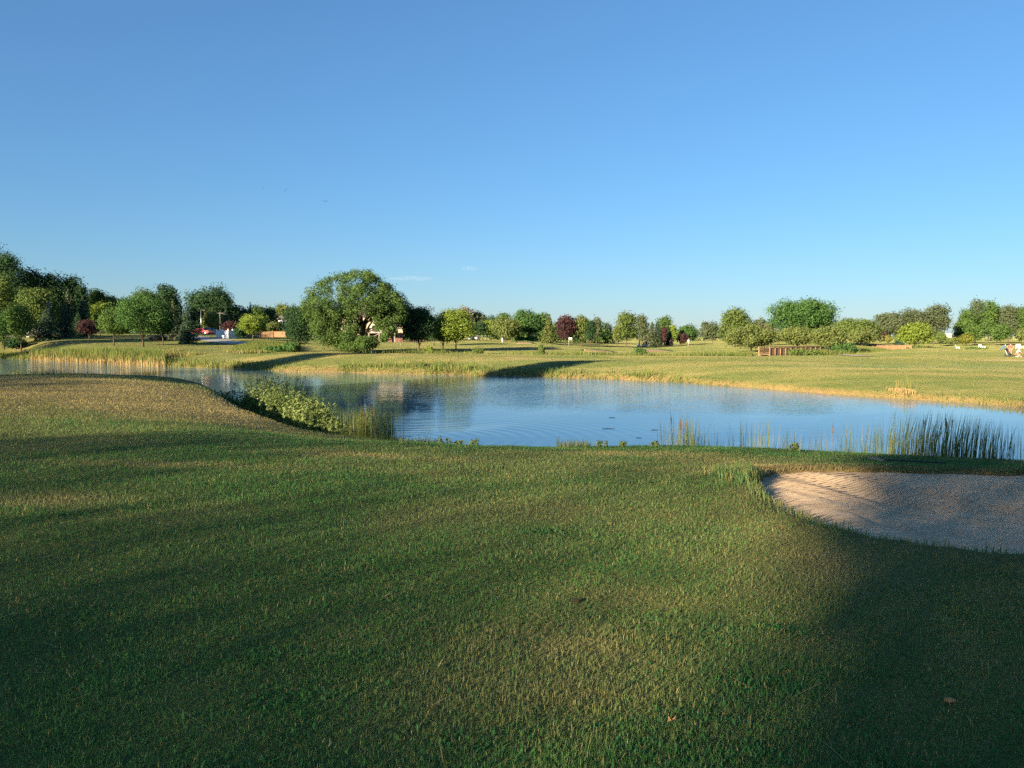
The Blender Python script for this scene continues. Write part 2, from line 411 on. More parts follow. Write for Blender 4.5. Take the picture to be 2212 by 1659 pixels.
if sum(f.normal.z for f in bm.faces) < 0: bmesh.ops.reverse_faces(bm, faces=bm.faces)
wme = bpy.data.meshes.new('pond_water'); bm.to_mesh(wme); bm.free()
tag(link('pond_water', wme, M('pond_water', b_water)), kind='structure')

rng0 = np.random.default_rng(3); FRINGE = []
# ------------------------------------------------------------------ near bunker sand
bx0, by0, bx1, by1 = 3.0, 6.6, 17.5, 14.8
sxs = np.arange(bx0, bx1, .11); sys_ = np.arange(by0, by1, .11)
SX, SY = np.meshgrid(sxs, sys_)
SB, _ = seg_dist(BUNKER, SX, SY)
rake_u = (SX * .62 - SY * .78) + .35 * fbm(SX * .5, SY * .5, 3, 2)
rake_m = np.exp(-(((SX - 5.2) / 1.3) ** 2 + ((SY - 12.4) / 1.6) ** 2))
SZ = sand_z(SX, SY) + (vnoise(SX * 3.1, SY * 3.1, 61) - .5) * .05 * sst(.4, 1.4, SB)
keep = SB > -.25
vi = -np.ones(SX.shape, int); vi[keep] = np.arange(keep.sum())
q = np.stack([vi[:-1, :-1], vi[:-1, 1:], vi[1:, 1:], vi[1:, :-1]], -1).reshape(-1, 4); q = q[(q >= 0).all(1)]
def b_sand(nt, N, L):
    p = pos(nt)
    f = noise(nt, 2.0, 3, .5, p); g = noise(nt, 55, 3, .7, p); l = noise(nt, .7, 4, .6, pos(nt, (.6, 3.0, 1)))
    c = ramp(nt, f, [(.3, (.40, .285, .175)), (.72, (.50, .365, .235))])
    c = mix(nt, math_(nt, 'MULTIPLY', ramp(nt, l, [(.52, (0, 0, 0)), (.62, (1, 1, 1))]), .10), c, (.24, .18, .12))
    c = mix(nt, math_(nt, 'MULTIPLY', ramp(nt, g, [(.3, (1, 1, 1)), (.5, (0, 0, 0))]), .12), c, (.24, .17, .10))
    # tine marks left by the rake
    mp = N.new('ShaderNodeMapping'); mp.inputs['Rotation'].default_value = (0, 0, R(52)); L.new(p, mp.inputs['Vector'])
    w = N.new('ShaderNodeTexWave'); w.inputs['Scale'].default_value = 2.2; w.inputs['Distortion'].default_value = 2.5; w.inputs['Detail'].default_value = 2; w.inputs['Detail Scale'].default_value = .6; L.new(mp.outputs[0], w.inputs['Vector'])
    h = math_(nt, 'ADD', math_(nt, 'MULTIPLY', w.outputs['Fac'], math_(nt, 'MULTIPLY', attr(nt, 'raked'), .9)), math_(nt, 'ADD', math_(nt, 'MULTIPLY', f, .5), math_(nt, 'MULTIPLY', g, .008)))
    return principled(nt, c, .95, .05, normal=bump(nt, h, .8, .10), diffr=.8)
sme = np_mesh('bunker_sand', np.stack([SX[keep], SY[keep], SZ[keep]], -1), q, 4, {'raked': ('POINT', np.clip(rake_m[keep] + .12, 0, 1))}, True)
tag(link('bunker_sand', sme, M('bunker_sand', b_sand)), kind='structure')

m_tansand = plain('tan_sand', (.34, .225, .13), .95, .05, 0, .12, 4)
for fx, fy, rx, ry in FARB:
    m = MB(); K = 28; J = 6; vs = []
    for j in range(J + 1):
        for k in range(K):
            a = 2 * math.pi * k / K; r = j / J * (1 + .12 * math.sin(a * 3 + fx)); x, y = fx + rx * r * math.cos(a), fy + ry * r * math.sin(a)
            vs.append((x, y, mz(x, y) + .07 + .34 * float(sst(-.2, 1, r * math.sin(a)))))
    fs = [(j * K + k, j * K + (k + 1) % K, (j + 1) * K + (k + 1) % K, (j + 1) * K + k) for j in range(J) for k in range(K)]
    n0 = len(vs); vs += [(x, y, z - .7) for x, y, z in vs[J * K:]]
    fs += [(J * K + k, J * K + (k + 1) % K, n0 + (k + 1) % K, n0 + k) for k in range(K)]
    m.add(vs, fs); tag(m.build('bunker_sand', m_tansand, smooth=True), kind='structure')
    n = 1500; a = rng0.uniform(.1, 3.04, n); x, y = fx + rx * 1.1 * np.cos(a) * rng0.normal(1, .05, n), fy + ry * 1.12 * np.sin(a) * rng0.normal(1, .08, n)
    FRINGE.append((x, y, mesh_z(x, y), .5 * np.sin(a) + .08))
# ------------------------------------------------------------------ paths
def strip(name, pts, w, mat, lift=.06):
    P = []
    for (a, b) in zip(pts[:-1], pts[1:]):
        n = max(2, int(math.hypot(b[0] - a[0], b[1] - a[1]) / 1.5))
        P += [(a[0] + (b[0] - a[0]) * t / n, a[1] + (b[1] - a[1]) * t / n) for t in range(n)]
    P.append(pts[-1]); m = MB(); vs = []; fs = []; K = 4
    for i, p in enumerate(P):
        a = Vector(P[max(i - 1, 0)]); b = Vector(P[min(i + 1, len(P) - 1)]); t = (b - a).normalized()
        for k in range(K + 1):
            o = (k / K - .5) * w; x, y = p[0] - t.y * o, p[1] + t.x * o
            vs.append((x, y, mz(x, y) + lift))
    for i in range(len(P) - 1):
        for k in range(K):
            a = i * (K + 1) + k; fs.append((a, a + K + 1, a + K + 2, a + 1))
    m.add(vs, fs); o = m.build(name, mat); tag(o, kind='structure'); return o
m_gravel = plain('gravel', (.46, .35, .26), .95, .05, 0, .25, 8)
m_asph = plain('asphalt', (.16, .155, .15), .9, .1, 0, .2, 6)
m_conc = plain('pale_road', (.34, .32, .29), .9, .1, 0, .15, 4)
B1a = (xat(768, 125), 125.0); B1b = (xat(820, 131), 131.0)
strip('cart_path', [(xat(815, 131.5), 131.5), (xat(830, 126), 126), (xat(845, 116), 116), (xat(868, 104), 104)], 2.4, m_gravel)
strip('service_road', [(xat(150, 172), 172), (xat(190, 168), 168), (xat(215, 150), 150), (xat(232, 142), 142), (xat(246, 139), 139)], 5, m_conc, .08)
strip('far_road', [(xat(-80, 175), 175), (xat(0, 172), 172), (xat(60, 176), 176)], 6, m_conc, .08)
strip('car_park', [(xat(185, 192), 192), (xat(225, 190), 190)], 14, m_asph, .08)

# ------------------------------------------------------------------ turf blades near the viewpoint
def grass_mat(name, green0, green1, drycol):
    def b(nt, N, L):
        c = mix(nt, attr(nt, 'rnd'), green0, green1)
        c = mix(nt, attr(nt, 'dry'), c, drycol)
        d = N.new('ShaderNodeBsdfDiffuse'); t = N.new('ShaderNodeBsdfTranslucent'); m = N.new('ShaderNodeMixShader'); m.inputs[0].default_value = .3
        L.new(c, d.inputs['Color']); L.new(c, t.inputs['Color']); L.new(d.outputs[0], m.inputs[1]); L.new(t.outputs[0], m.inputs[2])
        return m.outputs[0]
    return M(name, b)
m_blade = grass_mat('grass_blade', (.032, .130, .040), (.088, .228, .060), (.42, .335, .135))
m_reed = grass_mat('reed_blade', (.06, .115, .025), (.15, .20, .045), (.44, .31, .14))
def blades(name, x, y, z, length, width, dryv, mat, rng, lean=.5, bend=.5, label=None, kind='stuff', seg=2, parent=None, loc=(0, 0, 0), bias=None, base_dry=1.0, tip_dry=1.0):
    n = len(x); a = rng.uniform(0, 2 * math.pi, n); ln = rng.normal(0, lean, n)
    dx, dy = np.cos(a), np.sin(a)
    rn_noise = fbm((x + loc[0]) * .55, (y + loc[1]) * .55, 91, 4); lx, ly = np.cos(a + rng.normal(0, .6, n) + 1.57) * ln, np.sin(a + 1.57) * ln
    if bias is not None: lx = lx + bias[0]; ly = ly + bias[1]
    up = np.sqrt(np.clip(1 - .5 * (lx * lx + ly * ly), .25, 1))
    def pt(t, wd):
        s = t + bend * (t * t - t)
        cx = x + lx * length * s; cy = y + ly * length * s; cz = z + up * length * t
        return np.stack([cx - dx * wd, cy - dy * wd, cz], -1), np.stack([cx + dx * wd, cy + dy * wd, cz], -1)
    b0, b1 = pt(0, width / 2); rn = np.clip(.5 * rng.random(n) + 1.5 * (rn_noise - .5) + .25, 0, 1)
    if seg == 2:
        m0, m1 = pt(.55, width * .42); t0, t1 = pt(1, width * .06)
        Vv = np.stack([b0, b1, m0, m1, t0, t1], 1).reshape(-1, 3); o = np.arange(n)[:, None] * 6
        Ff = np.concatenate([o + [0, 1, 3, 2], o + [2, 3, 5, 4]], 0); at_ = np.concatenate([rn, rn]); dd = np.concatenate([np.clip(dryv * base_dry, 0, 1), dryv * tip_dry])
    else:
        t0, t1 = pt(1, width * .1)
        Vv = np.stack([b0, b1, t1, t0], 1).reshape(-1, 3); o = np.arange(n)[:, None] * 4
        Ff = o + [0, 1, 2, 3]; at_ = rn; dd = dryv
    me = np_mesh(name, Vv, Ff, 4, {'rnd': ('FACE', at_), 'dry': ('FACE', dd)})
    o = link(name, me, mat, parent, loc)
    if label and not parent: tag(o, label, 'grass' if kind == 'stuff' else None, kind=kind)
    return o
rng = np.random.default_rng(5)
def scatter(n, d0, d1, a0, a1, power=1.0):
    """random ground points between two distances, thinning outwards"""
    u = rng.random(n)
    d = d0 * (d1 / d0) ** u if power == 2 else np.sqrt(d0 ** 2 + u * (d1 ** 2 - d0 ** 2))
    a = rng.uniform(a0, a1, n)
    return d * np.sin(a), d * np.cos(a)
def on_turf(x, y, margin=0.0):
    b, _ = seg_dist(BUNKER, x, y); s, _ = seg_dist(POND, x, y)
    return (b < -.02 + margin * 0) & (s < -.15)
for nm, n, d0, d1, a, l0, w0, seg in (('lawn_grass', 330000, 1.6, 9, 52, .022, .0034, 2), ('lawn_grass', 360000, 9, 33, 48, .030, .008, 1)):
    x, y = scatter(n, d0, d1, R(-a), R(a), 2); k = on_turf(x, y); x, y = x[k], y[k]
    d = np.hypot(x, y); cl = fbm(x * 3.0, y * 3.0, 12, 3)
    L_ = l0 * (.5 + 1.1 * cl) * rng.uniform(.6, 1.4, len(x)) * (1 + (d / d1) * .35)
    dr = np.clip(dryness(x, y) * 1.15 + rng.normal(0, .16, len(x)), 0, 1); dr = np.where(rng.random(len(x)) < .04, 1, dr)
    blades(nm, x, y, mesh_z(x, y) - .003, L_, w0 * (.6 + .8 * d / d1) * rng.uniform(.7, 1.3, len(x)), dr, m_blade, rng, .75, .3, 'short mown turf of the near slope in tree shade' if d0 < 5 else 'rougher turf on the crest and mound before the water', seg=seg)
# long fringe hanging over the bunker rim
per = []
for (ax, ay), (bx, by) in zip(BUNKER, BUNKER[1:] + BUNKER[:1]):
    n = int(math.hypot(bx - ax, by - ay) * 260); t = rng.random(n)
    per.append(np.stack([ax + (bx - ax) * t, ay + (by - ay) * t], -1))
per = np.concatenate(per); per += rng.normal(0, .07, per.shape); bb, _ = seg_dist(BUNKER, per[:, 0], per[:, 1]); per = per[bb < .03]
x, y = per[:, 0], per[:, 1]
blades('rim_grass', x, y, land(x, y) - .02, rng.uniform(.03, .12, len(x)) * (.5 + fbm(x * 2, y * 2, 4, 2)), np.full(len(x), .009), np.clip(dryness(x, y) + .15 + rng.normal(0, .2, len(x)), 0, 1), m_blade, rng, .7, .5, 'longer grass fringing the rim of the sand bunker')
x, y = scatter(260, 2.6, 14, R(-48), R(48), 2); k = on_turf(x, y); x, y = x[k], y[k]
blades('grass_clippings', x, y, mesh_z(x, y) + .012, rng.uniform(.02, .06, len(x)), np.full(len(x), .0035) * (1 + np.hypot(x, y) * .12), np.full(len(x), 1.0), m_blade, rng, 3.0, .2, 'pale dry clippings lying loose on the near lawn')
cc = np.stack(scatter(110, 2.4, 15, R(-44), R(44), 2), -1); cc = cc[on_turf(cc[:, 0], cc[:, 1])]
i = rng.integers(0, len(cc), 9000); sp = rng.uniform(.05, .2, len(cc))[i] * (1 + np.hypot(*cc[i].T) * .06); x, y = cc[i, 0] + rng.normal(0, 1, 9000) * sp * 1.5, cc[i, 1] + rng.normal(0, 1, 9000) * sp; k = on_turf(x, y); x, y = x[k], y[k]
blades('clover', x, y, mesh_z(x, y) + .004, rng.uniform(.012, .03, len(x)), rng.uniform(.008, .015, len(x)), np.zeros(len(x)), m_blade, rng, 1.2, .3, 'darker broad-leaved clover patches among the mown grass')
# taller tufts at the bunker's left end
tx, ty = [], []
for px, py, d, n in ((735, 485, 11.6, 420), (748, 478, 12.0, 380), (742, 495, 11, 260), (752, 492, 11.2, 240), (778, 508, 9.7, 160), (790, 512, 9.4, 140), (770, 502, 10.2, 160)):
    tx.append(xat(px, d) + rng.normal(0, .16, n)); ty.append(d + rng.normal(0, .25, n))
x, y = np.concatenate(tx), np.concatenate(ty); k = on_turf(x, y); x, y = x[k], y[k]
blades('tuft_grass', x, y, mesh_z(x, y) - .01, rng.uniform(.06, .2, len(x)), np.full(len(x), .011), np.clip(rng.normal(.3, .25, len(x)), 0, 1), m_blade, rng, .5, .6, 'taller unmown tufts at the rounded end of the bunker')

x, y, z, h = [np.concatenate(v) for v in zip(*FRINGE)]
blades('rim_grass', x, y, z - .03, h * rng.uniform(.7, 1.25, len(x)), np.full(len(x), .09), np.clip(rng.normal(.15, .15, len(x)), 0, 1), m_blade, rng, .3, .4, label='grassy lips behind the small far bunkers')
# ------------------------------------------------------------------ rough grass along the far shore
def shore_points(n, w0, w1, i0=0, i1=None):
    P = np.array(far_shore[i0:i1]); seg = np.hypot(*(P[1:] - P[:-1]).T); c = np.concatenate([[0], np.cumsum(seg)]); t = rng.random(n) * c[-1]
    # more blades where the shore is nearer
    j = np.clip(np.searchsorted(c, t) - 1, 0, len(seg) - 1); f = (t - c[j]) / seg[j]
    p = P[j] + (P[j + 1] - P[j]) * f[:, None]; e = (P[j + 1] - P[j]) / seg[j][:, None]; nrm = np.stack([-e[:, 1], e[:, 0]], -1)
    o = rng.uniform(w0, w1, n); return p[:, 0] + nrm[:, 0] * o, p[:, 1] + nrm[:, 1] * o, o
def px_of(x, y): return 512 + F * x / y
x, y, o = shore_points(46000, -.3, 4.5)
px = px_of(x, y)
dens = .25 + .75 * sst(.42, .6, fbm(px * .02, o * .3, 77, 3))
hgt = np.interp(px, [-200, 0, 40, 80, 150, 170, 240, 305, 330, 400, 440, 480, 540, 590, 650, 700, 760, 900, 1024, 1200], [.5, .5, .6, .6, .6, .5, .5, .25, .55, .6, .8, .55, .5, .45, .55, .22, .12, .14, .25, .22])
wid = np.interp(px, [0, 80, 160, 250, 350, 460, 560, 640, 700, 760, 1024], [4.5, 4.5, 4, 2.4, 3, 4, 2.6, 2.2, 1.4, 1.0, 1.6])
k = (rng.random(len(x)) < dens) & (o < wid * rng.random(len(x)) ** .5 + .1); x, y, o, px, hgt = x[k], y[k], o[k], px[k], hgt[k]
z = mesh_z(x, y); k = z > -.25; x, y, o, px, hgt, z = x[k], y[k], o[k], px[k], hgt[k], np.maximum(z[k], -.05)
straw = np.clip(np.interp(px, [0, 50, 90, 140, 165, 250, 420, 450, 560, 1024], [.08, .25, .4, .4, .2, .1, .06, .15, .06, .25]) * (o < .8) + .05 + rng.normal(0, .2, len(x)) + .3 * (rng.random(len(x)) < .1), 0, 1)
blades('shore_grass', x, y, z - .03, hgt * rng.uniform(.4, 1.25, len(x)), .028 + .00035 * y, straw, m_reed, rng, .3, .5, tip_dry=.5, label='sunlit rough grass and straw along the far bank of the pond')
# cattail bed on the far left shore
n = 9000; px = rng.uniform(30, 165, n); d = np.interp(px, [0, 165], [126, 95]) + rng.uniform(-8, 8, n); x = (px - 512) / F * d
s_, _ = seg_dist(POND, x, y := d); k = (-s_ > -.6) & (-s_ < 6); x, y = x[k], y[k]; z = np.maximum(mesh_z(x, y), -.1)
s2 = -seg_dist(POND, x, y)[0]
blades('far_cattails', x, y, z, rng.uniform(.8, 1.6, len(x)), np.full(len(x), .06), np.clip(.95 - s2 * .16 + rng.normal(0, .2, len(x)), 0, 1), m_reed, rng, .12, .4, base_dry=1, tip_dry=.15, label='bed of green and straw cattails on the far left shore')
# weeds filling the ditch behind the far strip
n = 30000; t = rng.random(n); D = np.array(DITCH); sg = rng.integers(0, len(D) - 1, n)
x = D[sg, 0] + (D[sg + 1, 0] - D[sg, 0]) * t + rng.normal(0, 1.3, n); y = D[sg, 1] + (D[sg + 1, 1] - D[sg, 1]) * t + rng.normal(0, 1.8, n)
hh = (.3 + .8 * sst(.35, .7, fbm(x * .13, y * .13, 15, 3))) * rng.uniform(.5, 1.2, n); pw = px_of(x, y)
hh = np.where(((pw > 752) & (pw < 806)) | ((pw > 868) & (pw < 913)), np.minimum(hh, .3), hh)
blades('ditch_weeds', x, y, mesh_z(x, y) - .05, hh, np.full(n, .075), np.clip(rng.normal(.12, .15, n), 0, 1), m_reed, rng, .35, .6, 'green weeds and tall grass filling the ditch below the footbridges')
# meadow of tall grass left of the big tree
n = 12000; px = rng.uniform(225, 300, n); d = rng.uniform(112, 134, n); x = (px - 512) / F * d
blades('meadow_grass', x, d, mesh_z(x, d) - .05, rng.uniform(.4, 1.1, n) * sst(225, 262, px), np.full(n, .07), np.clip(rng.normal(.1, .15, n), 0, 1), m_reed, rng, .25, .5, 'tall green meadow grass before the tan timber fence')
n = 6000; px = rng.uniform(165, 300, n); d = rng.uniform(103, 112, n); x = (px - 512) / F * d
blades('meadow_grass', x, d, mesh_z(x, d) - .05, rng.uniform(.2, .7, n) * sst(.4, .65, fbm(x * .2, d * .2, 6, 3)), np.full(n, .07), np.clip(rng.normal(.35, .2, n), 0, 1), m_reed, rng, .3, .5, 'patchy pale weeds on the rise behind the far left shore')
# ------------------------------------------------------------------ trees
PAL = {
    'dark': ((.020, .044, .020), (.044, .080, .032)), 'mid': ((.034, .066, .018), (.078, .120, .030)), 'lime': ((.080, .120, .020), (.155, .190, .034)),  # dark: deep evergreen green, with shade over left wood and maples painted in
    'olive': ((.060, .082, .024), (.125, .142, .044)), 'spruce': ((.026, .050, .030), (.064, .094, .056)), 'purple': ((.030, .016, .017), (.068, .036, .034)),
    'brown': ((.085, .070, .040), (.170, .135, .082)), 'green': ((.030, .066, .018), (.064, .118, .034)), 'oak': ((.042, .058, .028), (.092, .106, .054)), 'willow': ((.080, .115, .032), (.170, .195, .068)), 'gold': ((.085, .095, .018), (.135, .135, .030)),
    'elm': ((.036, .068, .019), (.082, .122, .034)), 'ash': ((.046, .074, .020), (.105, .132, .036)),
}
LEAF = {k: leafmat('leaf_' + k, *[tuple(c * (1.5 if k == 'dark' else 1.75) for c in q) for q in v]) for k, v in PAL.items()}
def b_bark(nt, N, L):
    p = pos(nt, (1, 1, .25)); f = noise(nt, 7, 5, .65, p)
    return principled(nt, ramp(nt, f, [(.3, (.040, .030, .022)), (.7, (.13, .10, .07))]), .9, .1, normal=bump(nt, f, .6, .05))
m_bark = M('bark', b_bark)
TR = np.random.default_rng(11)
def unit(n):
    v = TR.normal(size=(n, 3)); return v / np.linalg.norm(v, axis=1)[:, None]
def quads(C, Nn, size, asp=.62):
    n = len(C); Nn = Nn / (np.linalg.norm(Nn, axis=1)[:, None] + 1e-9)
    a = np.cross(Nn, unit(n)); a /= np.linalg.norm(a, axis=1)[:, None] + 1e-9; b = np.cross(Nn, a)
    s = (size * TR.uniform(.6, 1.35, n))[:, None] * .5
    Vv = np.stack([C + a * s, C + b * s * asp, C - a * s, C - b * s * asp], 1).reshape(-1, 3)
    return Vv, np.arange(4 * n).reshape(n, 4)
def cloud(cl, rc, n, flat=.75, inner=.0):
    """leaves gathered in clumps: cl (k,3) centres, rc (k,) radii"""
    w = rc ** 2 / np.sum(rc ** 2); i = TR.choice(len(cl), n, p=w); d = unit(n)
    rad = rc[i] * np.clip(TR.normal(.78, .24, n), .1, 1.25)
    lump = 1 + .25 * np.sin(d[:, 0] * 7 + i) * np.cos(d[:, 2] * 6 + i * 2)
    C = cl[i] + d * (rad * lump)[:, None] * np.array([1, 1, flat])
    return C, d + unit(n) * .75 + np.array([0, 0, .15])
def crown_clumps(H, W, clear, style, nc):
    cb = clear * H; ch = H - cb
    d = unit(nc * 3); d = d[d[:, 2] > -.8][:nc]; k = len(d)
    rc = (W * .55 + ch * .45) * TR.uniform(.15, .25, k) * (26 / nc) ** .33
    r = TR.uniform(.35, 1, k) ** .45
    prof = np.ones(k)
    if style == 'oval': prof = 1 - .30 * np.clip(d[:, 2], 0, 1) ** 2 - .05
    if style == 'spread': prof = 1 + .12 * np.clip(-d[:, 2], 0, 1)
    if style == 'teardrop': prof = 1.05 - .5 * np.clip(d[:, 2] + .2, 0, 1)
    wob = 1 + .12 * np.sin(np.arctan2(d[:, 1], d[:, 0]) * 3 + TR.uniform(0, 6))
    rx = np.maximum(W / 2 - rc, .1) * r * prof * wob; rz = np.maximum(ch / 2 - rc * .8, .1) * r
    z = cb + ch / 2 + d[:, 2] * rz
    if style == 'bush': z = np.maximum(z, rc * .4)
    h = np.hypot(d[:, 0], d[:, 1]) + 1e-6; hs = np.sqrt(np.clip(h, 0, 1)) / h
    return np.stack([d[:, 0] * hs * rx, d[:, 1] * hs * rx, z], -1), rc
def spruce_leaves(H, W, clear, n):
    t = 1 - np.sqrt(TR.random(n)); t = np.clip(t + TR.normal(0, .01, n), 0, 1)
    tiers = max(9, int(H * 1.3)); tt = np.clip((np.floor(t * tiers) + TR.random(n) ** 2) / tiers, 0, 1)
    nb = 9; az = TR.uniform(0, 2 * math.pi, n)
    az = np.round(az / (2 * math.pi) * nb + (np.floor(t * tiers) * .37)) * (2 * math.pi / nb) + TR.normal(0, .20, n)
    Rr = W / 2 * (1 - tt) ** .82 * (1.0 + .22 * np.sin(np.floor(t * tiers) * 2.4 + az * 2)) + .05
    f = TR.random(n) ** .55; r = Rr * f
    z = clear * H + tt * H * (1 - clear) - r * .22 + (f ** 3) * Rr * .12
    C = np.stack([r * np.cos(az), r * np.sin(az), np.maximum(z, .05)], -1)
    return C, np.stack([np.cos(az) * .5, np.sin(az) * .5, np.ones(n)], -1) + unit(n) * .7
def trunk_mesh(H, W, clear, cl, limbs, r0=None, lean=0):
    r0 = r0 or max(.07, .016 * W + .005 * H); m = MB(); cb = clear * H; top = cb + (H - cb) * .55
    pts = [(0, 0, -.2), (0, 0, .25), (lean * .3, 0, max(cb * .6, .5)), (lean * .7, .03, cb + .1), (lean, -.02, cb + (top - cb) * .5), (lean * 1.1, .05, top)]
    m.tube(pts, [r0 * 1.5, r0 * 1.1, r0, r0 * .85, r0 * .6, r0 * .2], 8)
    if cl is not None and limbs:
        for i in TR.choice(len(cl), min(limbs, len(cl)), replace=False):
            c = cl[i]; z0 = min(cb * TR.uniform(.85, 1.1) + TR.random() * (top - cb) * .45, c[2] - .1)
            z0 = max(z0, cb * .7); mid = (c[0] * .45, c[1] * .45, z0 + (c[2] - z0) * .62)
            m.tube([(lean * z0 / max(top, .1), 0, z0), mid, tuple(c)], [r0 * .5, r0 * .3, r0 * .08], 5, False)
    return m
TREES = {}
def tree(name, px, top, wpx, d, style, pal, label, cat='tree', clear=.2, n=None, nc=26, limbs=6, group=None, key=None, dz=0, leaf=None):
    clear *= .55
    global TR
    TR = np.random.default_rng(int(px * 37 + top * 101 + d * 7 + 5000))
    x = xat(px, d); z0 = mz(x, d) - .08 + dz; H = zat(top, d) - z0; W = wpx / F * d * 1.1
    root = empty(name, (x, d, z0), TR.uniform(0, 6.28)); tag(root, label, cat, group)
    lf = (leaf or float(np.clip(.0026 * d, .2, .8))) * .82
    if n is None:
        n = int(np.clip(2.3 * (2 * math.pi * W / 2 * (H * (1 - clear)) / 1.6 + 1.5 * W * W) / (lf * lf * .62) * 1.35, 1500, 22000))
    if style == 'spruce':
        C, Nn = spruce_leaves(H, W, clear, int(n * 1.15)); cl = None
        vv, ff = quads(C, Nn, lf * 1.05, .5)
        m = MB(); m.tube([(0, 0, -.2), (0, 0, H * .5), (0, 0, H * .97)], [.05 * W + .05, .03 * W + .03, .02], 7)
    else:
        cl, rc = crown_clumps(H, W, clear, style, nc); C, Nn = cloud(cl, rc, n, .6 if style == 'spread' else .78)
        q = unit(n // 4) * (TR.random(n // 4) ** .4)[:, None] * np.array([W * .37, W * .37, H * (1 - clear) * .40]) + np.array([0, 0, H * (1 + clear) / 2])
        C = np.concatenate([C, q]); Nn = np.concatenate([Nn, unit(len(q))])
        rr = np.percentile(np.hypot(C[:, 0], C[:, 1]), 97.5); C[:, :2] *= min(1.35, W * .5 / rr); zt = np.percentile(C[:, 2], 99.3); C[:, 2] *= min(1.2, H / zt)
        C[:, 2] = np.maximum(C[:, 2], .05)
        vv, ff = quads(C, Nn, lf); m = trunk_mesh(H, W, max(clear, .06), cl, limbs)
    rn = np.clip(TR.random(len(ff)) * .7 + .3 * (C[:, 2] / H), 0, 1)
    rn = np.clip(TR.random(len(ff)), 0, 1)
    link('crown', np_mesh('crown', vv, ff, 4, {'rnd': ('FACE', rn)}), LEAF[pal], root)
    m.build('trunk', m_bark, root, smooth=True)
    return root

G_OAK = 'tall dark oaks of the wood on the left'
T = tree
# --- the tall dark wood on the far left
T('oak_tree', -14, 246, 50, 182, 'round', 'dark', 'tallest dark oak of the left wood, cut by the picture edge', group=G_OAK, nc=34)
T('oak_tree', 10, 256, 36, 176, 'round', 'dark', 'dark oak at the high left end of the tall wood', group=G_OAK, nc=34)
T('oak_tree', 34, 270, 28, 180, 'round', 'dark', 'dark oak behind the pale ash tree and the taller utility pole', group=G_OAK)
T('oak_tree', 54, 274, 26, 182, 'round', 'dark', 'dark oak in the middle of the wood, right of the utility pole', group=G_OAK)
T('oak_tree', 71, 277, 26, 184, 'round', 'dark', 'dark open-crowned oak above the tallest brown-tipped spruce', group=G_OAK, nc=22)
T('oak_tree', 83, 285, 14, 184, 'round', 'dark', 'smallest dark oak at the low right end of the wood', group=G_OAK, nc=16)
T('broadleaf_tree', 97, 290, 21, 195, 'round', 'mid', 'round dusky green tree in the dip right of the dark wood', nc=22)
T('broadleaf_tree', 111, 296, 16, 200, 'round', 'olive', 'small olive tree behind the yellowish tree, left of the big maple')
T('broadleaf_tree', 124, 299, 16, 205, 'round', 'brown', 'dull brownish tree crown just left of the big maple', nc=18)
T('ash_tree', 3, 276, 26, 144, 'oval', 'ash', 'mid green ash at the left picture edge before the wood', clear=.1)
T('ash_tree', 4, 312, 36, 141, 'bush', 'green', 'low bushy green tree at the left edge above the shore', clear=.03, n=4000)
T('ash_tree', 37, 289, 38, 157, 'oval', 'ash', 'sunlit pale ash behind the white utility pole', clear=.18)
T('ash_tree', 21, 304, 24, 136, 'round', 'mid', 'shorter green tree between the edge bush and pale ash', clear=.15)
T('shrub', 16, 338.5, 20, 139, 'bush', 'dark', 'dark low shrub spilling toward the shore at far left', 'shrub', clear=.0)
T('spruce_tree', 48, 306.5, 27, 146, 'spruce', 'spruce', 'broad blue-green spruce standing below the white utility pole', clear=.02)
T('spruce_tree', 70, 288.5, 23, 160, 'spruce', 'oak', 'tallest spruce with a bare brown top', clear=.05)
T('spruce_tree', 84, 296, 20, 163, 'spruce', 'spruce', 'spruce right of the tallest, behind the purple plum', clear=.05)
T('spruce_tree', 66, 303, 20, 153, 'spruce', 'spruce', 'dense dark spruce in front of the tallest spruce', clear=.02)
T('spruce_tree', 79, 312, 18, 158, 'spruce', 'dark', 'shortest dark spruce, left of the purple plum', clear=.02)
T('plum_tree', 89.5, 320, 22, 148, 'spread', 'purple', 'purple plum tree with a leaning pale stem by the spruces', clear=.22, nc=18, n=1700)
T('lime_tree', 101, 303, 18, 170, 'round', 'lime', 'yellowish tree behind the plum and the small maple', clear=.2)
T('maple_tree', 114, 309, 27, 128, 'oval', 'mid', 'small round maple with a clean stem, left of the bigger maple', clear=.26, leaf=.3)
T('maple_tree', 143, 297, 46, 126, 'oval', 'green', 'largest maple on the left lawn with forked limbs', clear=.2, nc=38, leaf=.3)
T('broadleaf_tree', 143, 290, 32, 150, 'round', 'mid', 'tall tree showing over the top of the largest left maple', clear=.15)
T('maple_tree', 163, 305, 24, 131, 'oval', 'dark', 'shaded dark maple right of the largest left maple', clear=.24, leaf=.3)
T('broadleaf_tree', 170, 285.5, 25, 185, 'round', 'dark', 'high tree behind the maples, left of the great dark tree', nc=22)
T('spruce_tree', 174, 299, 14, 160, 'spruce', 'oak', 'grey green spruce behind the shaded maple', clear=.05)
T('spruce_tree', 188, 305.5, 21, 140, 'spruce', 'spruce', 'blue-green spruce left of the red car', clear=.02)
T('shrub', 178, 335, 16, 150, 'bush', 'brown', 'rusty low shrub between shaded maple and blue spruce', 'shrub', clear=0)
T('shrub', 158, 336, 14, 150, 'bush', 'brown', 'rusty low shrub under the largest left maple', 'shrub', clear=0)
T('broadleaf_tree', 212, 288, 45, 212, 'round', 'dark', 'great dark round tree behind the red car and lamp post', clear=.1, nc=40)
T('broadleaf_tree', 212, 311, 18, 196, 'oval', 'olive', 'small olive tree with brownish top behind the parked cars', clear=.1)
